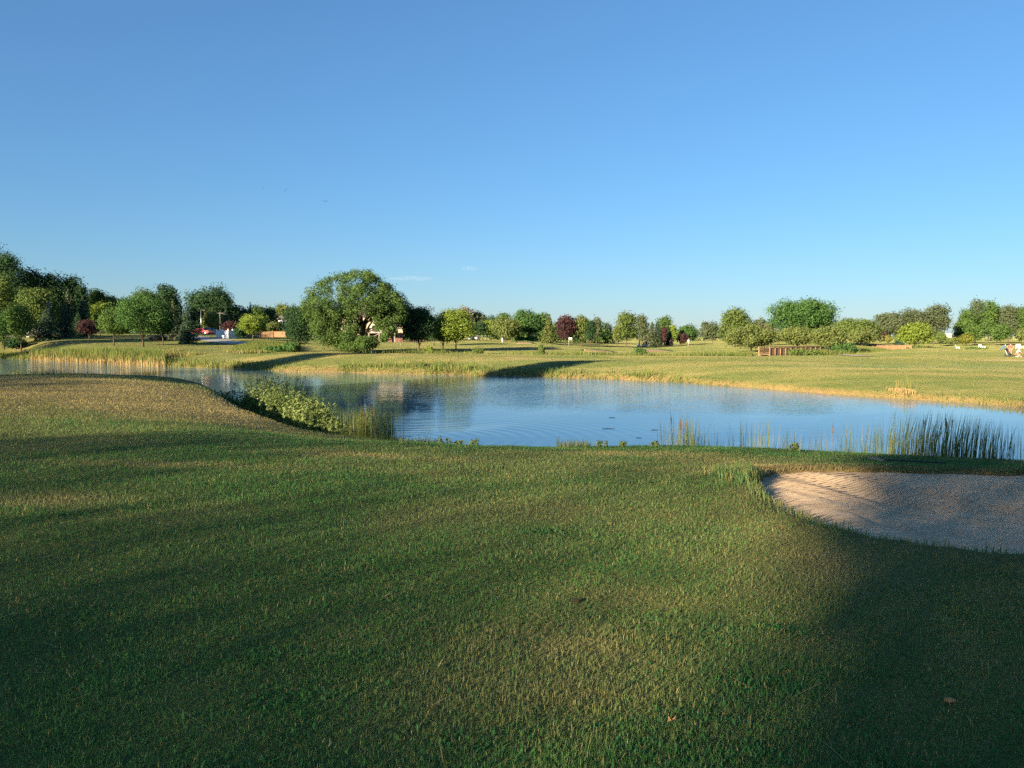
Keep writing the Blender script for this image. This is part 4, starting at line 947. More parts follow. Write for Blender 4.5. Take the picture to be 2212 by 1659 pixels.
def project(x, y, z):
    fy = y * math.cos(TH) - (z - CZ) * math.sin(TH); uy = y * math.sin(TH) + (z - CZ) * math.cos(TH)
    return 512 + F * x / fy, 384 - F * uy / fy
CELL = .2; U0, V0, NU, NV = -44.0, -1.0, 345, 54
acc = np.zeros((NV, NU)); cnt = np.zeros((NV, NU))
def splat(x, y, z, val, wgt=1.0):
    u = x * u_ax[0] + y * u_ax[1]; v = z + (x * w_ax[0] + y * w_ax[1]) * tanE
    i = ((v - V0) / CELL).astype(int); j = ((u - U0) / CELL).astype(int); k = (i >= 0) & (i < NV) & (j >= 0) & (j < NU)
    np.add.at(acc, (i[k], j[k]), (val * wgt)[k] if isinstance(val, np.ndarray) else val * wgt); np.add.at(cnt, (i[k], j[k]), wgt)
n = 420000; d = np.sqrt(TR.uniform(2 ** 2, 33 ** 2, n)); a = TR.uniform(R(-48), R(48), n); x, y = d * np.sin(a), d * np.cos(a)
z = mesh_z(x, y); bb, _ = seg_dist(BUNKER, x, y); z = np.where(bb > 0, sand_z(x, y), z); ss, _ = seg_dist(POND, x, y); k = ss < -.3; x, y, z = x[k], y[k], z[k]
ppx, ppy = project(x, y, z); edge = np.interp(ppy, [440, 470, 505, 535, 575, 645, 720, 800], [860, 850, 805, 797, 775, 747, 727, 715])
Tv = .46 - .42 * sst(440, 720, ppy) * sst(600, 60, ppx) - .22 * sst(432, 436, ppy) * sst(456, 448, ppy) * sst(330, 180, ppx) - .2 * sst(392, 384, ppy)
Tv = Tv * (1 - sst(-16, 4, ppx - edge)) + .01 + .05 * vnoise(ppx * .02, ppy * .03, 5)
for P_, t in LIT: Tv = np.maximum(Tv, np.where(in_poly(P_, ppx, ppy), t, 0))
Tv = np.where((ppx > 1024) & (y > 14), .2, Tv)
splat(x, y, z, Tv)
T0 = np.where(cnt > 0, acc / np.maximum(cnt, 1e-9), -1)
for _ in range(1):
    g = np.pad(T0, 1, mode='edge'); ok = g >= 0; num = np.zeros_like(T0); den = np.zeros_like(T0)
    for di in range(3):
        for dj in range(3):
            w_ = (2 - abs(di - 1)) * (2 - abs(dj - 1)); q = g[di:di + NV, dj:dj + NU]; o = ok[di:di + NV, dj:dj + NU]; num += np.where(o, q, 0) * w_; den += o * w_
    T0 = np.where(T0 >= 0, num / np.maximum(den, 1e-9), -1)
acc[:] = 0; cnt[:] = 0
for px, d, z0, z1, t, wg in ((270, 32, .4, 1.6, 1, 30), (285, 30.5, .4, 1.6, 1, 30), (300, 28.8, .3, 1.5, 1, 30), (315, 27.5, .3, 1.4, 1, 30), (330, 27, .2, 1.1, 1, 30), (365, 26.6, .4, 1.6, .7, 20), (690, 22.6, .3, 1.5, .8, 20), (770, 22, .3, 1.5, .8, 20), (850, 21, .3, 1.4, .7, 20), (880, 20.4, .3, 1.4, .6, 20), (950, 20, .2, 1.6, .04, 20), (990, 19.7, .2, 1.6, .04, 20), (580, 19.4, .8, 1.3, .6, 20)):
    q = np.full(900, xat(px, d)) + TR.normal(0, .5, 900); splat(q, d + TR.normal(0, .6, 900), TR.uniform(z0, z1 + .2, 900), t, 1.0)
T1 = np.where(cnt > 8, acc / np.maximum(cnt, 1e-9), -1); Tm = np.where(T1 >= 0, np.where(T1 > .3, np.maximum(T0, T1), T1), T0)
def shade_leaves(u0, w0, H, W, n, clear=.12):
    x0 = u0 * u_ax[0] + w0 * w_ax[0]; y0 = u0 * u_ax[1] + w0 * w_ax[1]; z0 = mz(x0, y0) - .1
    cl, rc = crown_clumps(H, W, clear, 'oval', 60); C, Nn = cloud(cl, rc, n // 2, .9)
    q = unit(n // 2) * (TR.random(n // 2) ** .4)[:, None]; C2 = q * np.array([W / 2, W / 2, H * (1 - clear) / 2]) + np.array([0, 0, H * (clear + 1) / 2])
    return (x0, y0, z0), np.concatenate([C, C2]), np.concatenate([Nn, unit(len(C2))]), H, W, clear
def cell_of(P0, C):
    Wx, Wy, Wz = C[:, 0] + P0[0], C[:, 1] + P0[1], C[:, 2] + P0[2]
    u = Wx * u_ax[0] + Wy * u_ax[1]; v = Wz + (Wx * w_ax[0] + Wy * w_ax[1]) * tanE
    i = ((v - V0) / CELL).astype(int); j = ((u - U0) / CELL).astype(int); return i, j, (i >= 0) & (i < NV) & (j >= 0) & (j < NU)
def shade_tree(P0, C, Nn, H, W, clear, label, group, lf, name='ash_tree'):
    root = empty(name, P0); tag(root, label, 'tree', group)
    vv, ff = quads(C, Nn, lf, .7); link('crown', np_mesh('crown', vv, ff, 4, {'rnd': ('FACE', TR.random(len(ff)))}), LEAF['mid'], root)
    trunk_mesh(H * .5, W, clear, None, 0, .2).build('trunk', m_bark, root, smooth=True)
G = 'trees behind the viewpoint shading the near grass'
SHADE = [shade_leaves(u, w, 22, 12, 150000 if -22 < u < 15 else 46000) + (.15 if -22 < u < 15 else .28,) for u, w in ((-43, -50), (-35, -46), (-27, -52), (-19, -47), (-11, -51), (-3, -46), (5, -50), (13, -47), (21, -50), (29, -47))]
OD = np.zeros((NV, NU))
for P0, C, Nn, H, W, clear, lf in SHADE:
    i, j, k = cell_of(P0, C); np.add.at(OD, (i[k], j[k]), lf ** 2 * .35 * .5 * .76 / (CELL * CELL * math.cos(EL)))
for _ in range(2):
    g = np.pad(OD, 1, mode='edge'); OD = sum(g[a:a + NV, b:b + NU] for a in range(3) for b in range(3)) / 9
print('shade optical depth', OD[8:30].mean(1).round(1))
for P0, C, Nn, H, W, clear, lf in SHADE:
    i, j, k = cell_of(P0, C); t = np.full(len(C), -1.0); t[k] = Tm[i[k], j[k]]; od = np.full(len(C), 9.0); od[k] = OD[i[k], j[k]]
    keep = TR.random(len(C)) < np.where(t < 0, .5, np.clip(-np.log(np.clip(t, .012, 1)) / od, 0, 1))  # leaves culled so the crown gaps cast the wanted light on the turf
    shade_tree(P0, C[keep], Nn[keep], H, W, clear, 'tall leafy tree behind the viewpoint, crown gaps shaped to light the turf', G, lf)
G2 = 'trees outside the left edge casting shade on the far bank'
for px, py, dd, t, H, W in ((229, 335, 161, 62, 25, 12), (340, 361, 96, 66, 19.5, 8.5), (582, 371, 80, 62, 16.8, 6)):  # first one is an unseen tree put in to shade the white fence
    x, y = xat(px, dd), dd; bx, by = x - t * w_ax[0], y - t * w_ax[1]
    shade_tree(*shade_leaves(bx * u_ax[0] + by * u_ax[1], bx * w_ax[0] + by * w_ax[1], H, W, 9000), 'tall tree beyond the left picture edge shading the ground across the pond', G2, .45)
# ------------------------------------------------------------------ built things
m_white = plain('white_paint', (.80, .80, .78), .5, .3, 0, .05); m_vinyl = plain('white_vinyl', (.74, .76, .80), .4, .4, 0, .04)
m_tan = plain('tan_timber', (.27, .165, .09), .85, .1, 0, .22, 5); m_red_t = plain('reddish_timber', (.25, .155, .09), .85, .1, 0, .22, 5); m_weath = plain('weathered_timber', (.27, .235, .19), .9, .1, 0, .2, 5)
m_pole = plain('bleached_pole', (.20, .175, .15), .9, .1, 0, .15, 5); m_dark = plain('black_plastic', (.015, .016, .018), .5, .4, 0, .1); m_rub = plain('rubber', (.012, .012, .012), .8, .2, 0, .1)
m_metal = plain('grey_metal', (.42, .43, .44), .35, .5, .8, .08); m_glass = plain('dark_glass', (.02, .025, .03), .08, .6, 0, .05); m_redcar = plain('red_car_paint', (.52, .022, .018), .25, .5, 0, .05)
m_silver = plain('dark_blue_car_paint', (.06, .075, .11), .25, .5, .2, .05); m_whcar = plain('white_car_paint', (.50, .50, .50), .3, .5, 0, .04); m_lampm = plain('dark_lamp_metal', (.09, .09, .09), .6, .3); m_lamp = plain('lamp_lens_red', (.5, .02, .02), .2, .5)
m_clear = plain('lamp_lens_clear', (.7, .7, .66), .15, .5); m_cream = plain('cream_siding', (.52, .45, .31), .8, .15, 0, .08, 2); m_roof = plain('grey_shingles', (.16, .135, .12), .9, .1, 0, .3, 8)
m_skin = plain('skin', (.55, .33, .23), .6, .3, 0, .06); m_hair = plain('dark_hair', (.05, .032, .02), .7, .2); m_blue = plain('blue_cloth', (.05, .17, .34), .9, .1); m_redc = plain('red_cloth', (.62, .12, .10), .9, .1)
m_grey = plain('grey_cloth', (.20, .13, .12), .9, .1); m_wcloth = plain('white_cloth', (.60, .56, .50), .9, .1); m_khaki = plain('khaki_cloth', (.50, .40, .28), .9, .1); m_navy = plain('navy_cloth', (.03, .045, .09), .9, .1); m_pink = plain('coral_cloth', (.60, .22, .16), .9, .1)
def b_brick(nt, N, L):
    b = N.new('ShaderNodeTexBrick'); b.inputs['Scale'].default_value = 6; b.inputs['Color1'].default_value = (.17, .05, .034, 1); b.inputs['Color2'].default_value = (.12, .036, .026, 1); b.inputs['Mortar'].default_value = (.35, .30, .26, 1)
    L.new(pos(nt, (1, 1, 1)), b.inputs['Vector']); return principled(nt, b.outputs['Color'], .9, .1)
m_brick = M('brick', b_brick)
def on(px, d, dz=0): x = xat(px, d); return (x, d, mz(x, d) + dz)

# --- house behind the giant tree
hx, hy, hz = on(372, 215); hz -= .1
hs_ = tag(empty('house', (hx, hy, hz), R(6)), 'cream house with brick basement and raised timber deck behind the giant tree', 'house')
MB().box((0, 5, 1.35), (17, 9.6, 2.7)).build('basement_wall', m_brick, hs_)
w = MB(); w.box((0, 5, 4.9), (17, 9.6, 4.4)); w.build('upper_wall', m_cream, hs_)
rf = MB(); rf.prism([(-9, 7.1), (9, 7.1), (9, 7.3), (8.9, 7.4), (-8.9, 7.4), (-9, 7.3)], -.6, 10.6)
rf.v = []; rf.f = []
rf.add([(-9, -.6, 7.1), (9, -.6, 7.1), (9, 10.6, 7.1), (-9, 10.6, 7.1), (-8.4, 5, 10.9), (8.4, 5, 10.9)], [(0, 1, 5, 4), (1, 2, 5), (2, 3, 4, 5), (3, 0, 4), (3, 2, 1, 0)]); rfo = rf.build('roof', m_roof, hs_)
MB().box((-3, 6.5, 10.9), (.9, .7, 1.6)).build('chimney', m_brick, rfo)
for x in (-6.4, -2.6, 4.6):
    f = MB().box((x, .16, 5.2), (1.7, .12, 1.5)).build('window', m_white, hs_); MB().box((x, .08, 5.2), (1.45, .06, 1.25)).build('pane', m_glass, f)
f = MB().box((1.0, .16, 3.8), (2.2, .12, 2.15)).build('patio_door', m_white, hs_); MB().box((1.0, .08, 3.8), (1.95, .06, 1.9)).build('pane', m_glass, f)
f = MB().box((3.6, .17, 1.1), (1.0, .1, 2.1)).build('basement_door', m_white, hs_); MB().box((3.6, .1, 1.5), (.6, .05, .8)).build('pane', m_glass, f)
MB().box((1.6, -1.75, 2.62), (10.5, 3.5, .28)).build('deck', m_weath, hs_)
for x in (-3.4, -.6, 2.2, 6.4): MB().box((x, -3.3, 1.24), (.34, .34, 2.48)).build('deck_post', m_weath, hs_)
for a, b in (((-3.2, -3.3, 2.3), (-.8, -3.3, .9)), ((-.5, -3.3, 1.0), (2.0, -3.3, 2.3))): MB().bar(a, b, .16).build('brace', m_weath, hs_)
rl = MB(); rl.box((1.6, -3.35, 3.75), (10.5, .12, .1)); rl.box((1.6, -3.35, 2.95), (10.5, .08, .08))
for k in range(43): rl.box((-3.6 + k * .25, -3.35, 3.35), (.05, .05, .74))
for k in range(6): rl.box((-3.6 + k * 2.1, -3.35, 3.3), (.14, .14, 1.05))
rl.build('deck_railing', m_weath, hs_)
# dark low fence to the right of the house
fx, fy, fz = on(414, 200); fo = tag(empty('picket_fence', (fx, fy, fz)), 'low dark picket fence on the lawn right of the house', 'fence')
pk = MB()
for k in range(34): pk.box((-3.3 + k * .2, 0, .4), (.09, .04, .8))
pk.build('pickets', m_bark, fo); MB().box((0, .05, .65), (6.8, .05, .08)).box((0, .05, .2), (6.8, .05, .08)).build('rail', m_red_t, fo)
for k in range(4): MB().box((-3.3 + k * 2.2, .1, .45), (.12, .12, .9)).build('post', m_red_t, fo)

# --- white shed and far white building
sx_, sy_, sz_ = on(282, 235); sh = tag(empty('shed', (sx_, sy_, sz_)), 'white walled building glimpsed between trees above the timber fence', 'building')
MB().box((0, 2, 2.4), (4.6, 4, 4.8)).build('wall', m_vinyl, sh); MB().prism([(-2.7, 4.8), (2.7, 4.8), (0, 6.4)], -.3, 4.3).build('roof', m_roof, sh)
f = MB().box((.9, -.03, 2.8), (.9, .1, 1.1)).build('window', m_white, sh); MB().box((.9, -.09, 2.8), (.7, .05, .9)).build('pane', m_glass, f)
f = MB().box((-.9, -.03, 1.0), (1.1, .1, 2.0)).build('door', m_weath, sh)
sx_, sy_, sz_ = on(948, 420); sh = tag(empty('barn', (sx_, sy_, sz_)), 'far white building in the gap between the right tree groups', 'building')
MB().box((0, 4, 1.7), (3.6, 8, 3.4)).build('wall', m_cream, sh); MB().prism([(-2.1, 3.4), (2.1, 3.4), (0, 4.1)], -.3, 8.3).build('roof', m_white, sh)
MB().box((0, -.04, 1.0), (1.2, .08, 2.0)).build('door', m_weath, sh)

# --- white vinyl fence enclosure
A, Bc, Cc = Vector(on(217, 163)), Vector(on(228.5, 158)), Vector(on(241, 164)); z0 = min(A.z, Bc.z, Cc.z) - .05
vf = tag(empty('vinyl_fence', (Bc.x, Bc.y, z0)), 'tall white vinyl fence enclosure with capped posts by the parked cars', 'fence')
def fence_run(a, b, n, H, ends):
    a = Vector((a.x - Bc.x, a.y - Bc.y, 0)); b = Vector((b.x - Bc.x, b.y - Bc.y, 0)); t = (b - a).normalized(); ang = math.atan2(t.y, t.x)
    for i in range(n):
        p, q = a + (b - a) * (i / n), a + (b - a) * ((i + 1) / n); c = (p + q) / 2
        MB().box((c.x, c.y, H / 2 + .02), ((q - p).length - .1, .06, H - .1), ang).build('panel', m_vinyl, vf)
    for i in range(n + (1 if ends else 0)):
        p = a + (b - a) * (i / n); po = MB().box((p.x, p.y, H / 2 + .08), (.2, .2, H + .16), ang).build('post', m_white, vf)
        MB().box((p.x, p.y, H + .24), (.28, .28, .16), ang, taper=.3).build('cap', m_white, po)
fence_run(A, Bc, 2, 1.75, False); fence_run(Bc, Cc, 3, 1.75, True)
# --- slim sign before it
x, y, z = on(223.4, 142); so = tag(empty('sign_post', (x, y, z)), 'slim white sign post at the end of the road below the fence', 'sign')
MB().box((0, 0, .65), (.1, .1, 1.3)).build('post', m_white, so); MB().box((0, -.07, 1.15), (.4, .03, .4)).build('board', m_white, so)
# --- tan timber fence
x, y, z = on(266.5, 166); tf = tag(empty('timber_fence', (x, y, z), R(-3)), 'tan solid timber fence behind the small yellow-green tree', 'fence')
for k in range(3): MB().box((-2.8 + k * 2.8, 0, .68 + .06 * k), (2.7, .08, 1.2)).build('panel', m_tan, tf)
for k in range(4): MB().box((-4.2 + k * 2.8, -.1, .72 + .06 * k), (.2, .2, 1.5)).build('post', m_tan, tf)
MB().box((0, -.08, 1.38), (8.5, .22, .08), 0, 0, R(-1.0)).build('top_rail', m_tan, tf)
# --- white posts
for px, d, top, lab in ((27.6, 165, 330, 'left one of two short white posts under the pale ash'), (29.3, 165, 330, 'right one of two short white posts under the pale ash'), (502.4, 186, 337.8, 'slim white post on the lawn by the pale spreading tree')):
    x, y, z = on(px, d); h = max(.8, zat(top, d) - z); p = tag(empty('marker_post', (x, y, z)), lab, 'post', 'white marker posts' if px < 100 else None)
    MB().tube([(0, 0, -.1), (0, 0, h * .9)], .13, 10).build('shaft', m_white, p, smooth=True); MB().ball((0, 0, h * .9), (.14, .14, .1)).build('cap', m_white, p, smooth=True)
# --- utility poles and lamp
for px, d, top, lab in ((50.5, 151, 302.5, 'taller bleached utility pole with a crossarm above the broad spruce'), (220.7, 205, 312, 'shorter utility pole with a slanted crossarm behind the car park')):
    x, y, z = on(px, d); h = zat(top, d) - z; p = tag(empty('utility_pole', (x, y, z), R(20)), lab, 'utility pole', 'utility poles')
    MB().tube([(0, 0, -.2), (0, 0, h)], [.2, .14], 10).build('pole', m_pole, p, smooth=True); ar = MB().box((0, -.16, h - .35), (1.7, .14, .15)).build('crossarm', m_pole, p)
    for k in (-.75, -.3, .3, .75): MB().tube([(k, -.16, h - .26), (k, -.16, h - .08)], [.07, .05], 6).build('insulator', m_lampm, ar)
x, y, z = on(201.6, 182); h = zat(310, 182) - z; p = tag(empty('street_lamp', (x, y, z)), 'tall thin grey lamp post beside the red car', 'street lamp')
MB().tube([(0, 0, -.1), (0, 0, h)], [.1, .07], 8).build('pole', m_metal, p, smooth=True); MB().box((.45, 0, h), (.9, .08, .07)).build('arm', m_lampm, p); MB().box((.85, 0, h - .06), (.6, .35, .14), taper=.7).build('lamp_head', m_lampm, p)

# --- cars
def car(name, px, d, rz, paint, label, length=4.6, height=1.45, group=None, suv=False):
    x, y, z = on(px, d, .1); r = tag(empty(name, (x, y, z), rz), label, 'car', group); l, h = length / 2, height
    pr = [(-l, .35), (-l, .75), (-l + .15, .9), (-l + 1.15, .97), (l - 1.0, .97), (l - .1, .88), (l, .7), (l, .35), (l - .3, .24), (-l + .3, .24)]
    MB().prism(pr, -.88, .88).build('body', paint, r, bevel=.05)
    cb = [(-l + (1.1 if not suv else 1.0), .975), (-l + 1.75, h), (l - (1.5 if not suv else .5), h), (l - (.75 if not suv else .15), .975)]
    m = MB(); n = 4
    m.add([(a, s * .8 if i in (0, 3) else s * .66, c) for s in (-1, 1) for i, (a, c) in enumerate(cb)], [(0, 1, 2, 3), (7, 6, 5, 4), (0, 4, 5, 1), (1, 5, 6, 2), (2, 6, 7, 3), (3, 7, 4, 0)])
    ca = m.build('cabin', paint, r, bevel=.03)
    for s in (-1, 1):
        a = [(cb[0][0] + .2, 1.0), (cb[1][0] + .08, h - .09), (-.05, h - .09), (-.05, 1.0)]; b = [(.05, 1.0), (.05, h - .09), (cb[2][0] - .1, h - .09), (cb[3][0] - .2, 1.0)]
        for q in (a, b):
            yy = lambda zz: s * (.80 - .14 * (zz - .975) / (h - .975) + .012)
            MB().add([(u, yy(v), v) for u, v in q] + [(u, yy(v) - s * .01, v) for u, v in q], [(0, 1, 2, 3), (7, 6, 5, 4), (0, 4, 5, 1), (1, 5, 6, 2), (2, 6, 7, 3), (3, 7, 4, 0)]).build('side_window', m_glass, ca)
    for i0, i1, nm in ((0, 1, 'windscreen'), (3, 2, 'rear_window')):
        (x0_, z0_), (x1_, z1_) = cb[i0], cb[i1]; sg = -1 if i0 == 0 else 1; o = .014
        MB().add([(x0_ + (x1_ - x0_) * t + sg * o, yv * (.72 - .12 * t), z0_ + (z1_ - z0_) * t + o) for t in (.1, .9) for yv in (-1, 1)] + [(x0_ + (x1_ - x0_) * t, yv * (.72 - .12 * t), z0_ + (z1_ - z0_) * t) for t in (.1, .9) for yv in (-1, 1)],
                 [(0, 1, 3, 2), (6, 7, 5, 4), (0, 4, 5, 1), (2, 3, 7, 6), (0, 2, 6, 4), (1, 5, 7, 3)]).build(nm, m_glass, ca)
    for wx in (-l + .85, l - .85):
        for s in (-1, 1):
            wh = MB().tube([(wx, s * .70, .32), (wx, s * .90, .32)], .33, 14).build('wheel', m_rub, r, smooth=False); MB().tube([(wx, s * .905, .32), (wx, s * .915, .32)], .2, 10).build('rim', m_metal, wh)
    for s in (-1, 1):
        MB().box((-l - .012, s * .6, .72), (.04, .36, .14)).build('headlight', m_clear, r); MB().box((l + .012, s * .62, .74), (.04, .34, .14)).build('tail_light', m_lamp, r)
    return r
car('parked_car', 202, 188, R(170), m_redcar, 'red car parked between the blue spruce and the white fence', 4.7, 1.42)
car('parked_car', 212, 194, R(186), m_silver, 'dark blue car with shiny roof left of the white fence', 4.7, 1.6, suv=True)
car('parked_car', 470, 228, R(72), m_whcar, 'left one of two white cars under the trees behind the lime-green maple', 4.5, 1.45, 'white cars parked under the far trees')
car('parked_car', 476, 230, R(80), m_whcar, 'right one of two white cars under the trees behind the lime-green maple', 4.5, 1.5, 'white cars parked under the far trees')

# --- footbridges
def bridge(a, b, mat, label, H, W=2.0):
    A_, B_ = Vector(a), Vector(b); L_ = (B_ - A_).to_2d().length; ang = math.atan2(B_.y - A_.y, B_.x - A_.x); z = max(A_.z, B_.z)
    r = tag(empty('footbridge', ((A_.x + B_.x) / 2, (A_.y + B_.y) / 2, z), ang), label, 'footbridge', 'timber footbridges over the ditch')
    MB().box((0, 0, .14), (L_ + .3, W, .12)).build('deck', mat, r)
    for s in (-1, 1): MB().box((0, s * (W / 2 - .12), -.07), (L_, .2, .26)).build('beam', mat, r)
    n = max(5, int(L_ / 1.35))
    for s in (-1, 1):
        m = MB(); m.box((0, s * W / 2, H), (L_ + .2, .22, .12))
        for hh in (.22, .46, .70, .94): m.box((0, s * (W / 2 - .08), hh * H / 1.2), (L_, .07, .20))
        rl_ = m.build('railing', mat, r)
        for i in range(n + 1): MB().box((-L_ / 2 + L_ * i / n, s * (W / 2 + .02), H / 2 - .2), (.15, .13, H + .36)).build('post', mat, rl_)
    for x in (-L_ / 2 + .6, L_ / 2 - .6): MB().box((x, 0, -.55), (.3, W - .3, .8)).build('pier', m_weath, r)
def bz(px, py, d): x = xat(px, d); return (x, d, zat(py, d))
bridge(bz(764.5, 355.2, 123), bz(815, 353.8, 132), m_red_t, 'reddish brown timber footbridge, nearer one, below the hawthorns', 1.3)
bridge(bz(867, 351.2, 168), bz(909, 351.8, 160), m_tan, 'pale tan timber footbridge, farther one, beside the bright dome-shaped tree', 1.3)

# --- flagsticks
def flag(px, d, top, mat, label, w=.55):
    x, y, z = on(px, d, -.02); h = zat(top, d) - z; r = tag(empty('golf_flag', (x, y, z)), label, 'flag')
    MB().tube([(0, 0, 0), (0, 0, h)], .022, 8).build('pole', m_white, r, smooth=True)
    m = MB(); n = 8
    for k in range(n + 1):
        u = k / n; yy = .06 * math.sin(u * 7)
        m.v += [(.03 + u * w, yy - .006, h - .02 - .05 * u), (.03 + u * w, yy - .006, h - .45 - .05 * u), (.03 + u * w, yy + .006, h - .02 - .05 * u), (.03 + u * w, yy + .006, h - .45 - .05 * u)]
    for k in range(n):
        a, b = k * 4, k * 4 + 4; m.f += [(a, a + 1, b + 1, b), (a + 2, b + 2, b + 3, a + 3), (a, b, b + 2, a + 2), (a + 1, a + 3, b + 3, b + 1)]
    m.f += [(0, 2, 3, 1), (n * 4, n * 4 + 1, n * 4 + 3, n * 4 + 2)]
    m.build('flag_cloth', mat, r, smooth=True)
flag(568.8, 178, 337.4, m_white, 'white golf flag before the copper beech', .8)
# --- golf cart
x, y, z = on(642, 196, .0); gc = tag(empty('golf_cart', (x, y, z), R(8)), 'white golf cart with dark seats and roof parked facing left', 'golf cart')
MB().prism([(-1.15, .32), (-1.2, .55), (-1.0, .82), (-.72, .9), (-.62, .42), (.15, .38), (.2, .62), (.95, .66), (1.15, .6), (1.15, .36), (.95, .3), (-.95, .26)], -.55, .55).build('body', m_whcar, gc, bevel=.03)
MB().box((.2, 0, .76), (.55, 1.05, .16)).box((.48, 0, 1.02), (.14, 1.05, .46), 0, 0, R(12)).build('seat', m_dark, gc, bevel=.03)
MB().box((.02, 0, 1.86), (1.75, 1.12, .07), taper=.93).build('roof', plain('brown_roof', (.16, .11, .08), .6, .3), gc, bevel=.02)
for s in (-1, 1): MB().bar((-.78, s * .5, .85), (-.62, s * .5, 1.84), .04).build('roof_post', m_dark, gc); MB().bar((.72, s * .5, .62), (.74, s * .5, 1.84), .04).build('roof_post', m_dark, gc)
MB().add([(-.80, -.5, .9), (-.80, .5, .9), (-.66, .5, 1.8), (-.66, -.5, 1.8), (-.79, -.5, .9), (-.79, .5, .9), (-.65, .5, 1.8), (-.65, -.5, 1.8)], [(0, 1, 2, 3), (7, 6, 5, 4), (0, 4, 5, 1), (1, 5, 6, 2), (2, 6, 7, 3), (3, 7, 4, 0)]).build('windscreen', m_glass, gc)
st = MB().tube([(-.62, .22, .85), (-.42, .22, 1.05)], .02, 6).build('steering_column', m_dark, gc); MB().tube([(-.42 + .02 * math.sin(a), .22 + .16 * math.cos(a), 1.05 + .16 * math.sin(a)) for a in [k * .63 for k in range(11)]], .015, 5).build('steering_wheel', m_dark, st)
for wx in (-.82, .74):
    for s in (-1, 1):
        wh = MB().tube([(wx, s * .42, .23), (wx, s * .60, .23)], .23, 14).build('wheel', m_rub, gc); MB().tube([(wx, s * .605, .23), (wx, s * .62, .23)], .14, 10).build('rim', m_white, wh)
for s in (-1, 1): MB().box((-1.14, s * .35, .66), (.06, .18, .1)).build('headlight', m_clear, gc)
for s in (-1, 1):
    x_, y_ = gc.location.x + 1.08 * math.cos(R(8)) - s * .25 * math.sin(R(8)), gc.location.y + 1.08 * math.sin(R(8)) + s * .25 * math.cos(R(8))
    gb = tag(empty('golf_bag', (x_, y_, z + .42), R(8)), 'dark golf bag standing on the %s side of the cart tail' % ('near' if s < 0 else 'far'), 'golf bag', 'golf bags on the cart')
    MB().tube([(0, 0, 0), (.02, 0, .5), (.1, 0, .95)], [.15, .14, .17], 12).build('bag_body', m_navy, gb, smooth=True); c = MB()
    for k in range(6): c.tube([(.1 + .06 * math.cos(k), .06 * math.sin(k), .9), (.14 + .1 * math.cos(k), .1 * math.sin(k), 1.2 + .03 * k)], [.01, .03], 5)
    c.build('clubs', m_metal, gb)

# --- lawn chairs
def lawn_chair(px, d, rz, label):
    x, y, z = on(px, d); r = tag(empty('lawn_chair', (x, y, z), rz), label, 'chair', 'white slatted lawn chairs')
    MB().box((0, -.02, .33), (.56, .56, .04), 0, R(-12)).build('seat', m_white, r)
    m = MB()
    for k in range(5): m.box((-.24 + k * .12, .38, .70 + (.06 if k == 2 else .03 if k in (1, 3) else 0)), (.105, .03, .86), 0, R(-22))
    m.build('backrest', m_white, r)
    for s in (-1, 1):
        MB().box((s * .36, .0, .56), (.14, .72, .03)).build('armrest', m_white, r); MB().box((s * .33, -.30, .28), (.05, .1, .56)).build('leg', m_white, r); MB().box((s * .33, .30, .27), (.05, .1, .55), 0, R(10)).build('leg', m_white, r)
for px, d, rz, lab in ((957.8, 192, R(60), 'lone white lawn chair on the right lawn below the golden tree'), (980.4, 196, R(-20), 'left chair of the white pair beside the planting bed'), (983.6, 194, R(70), 'right chair of the white pair beside the planting bed'),
                       (1018, 186, R(-15), 'left chair of the white pair at the right picture edge'), (1021.4, 186, R(20), 'right chair of the white pair at the right picture edge')): lawn_chair(px, d, rz, lab)

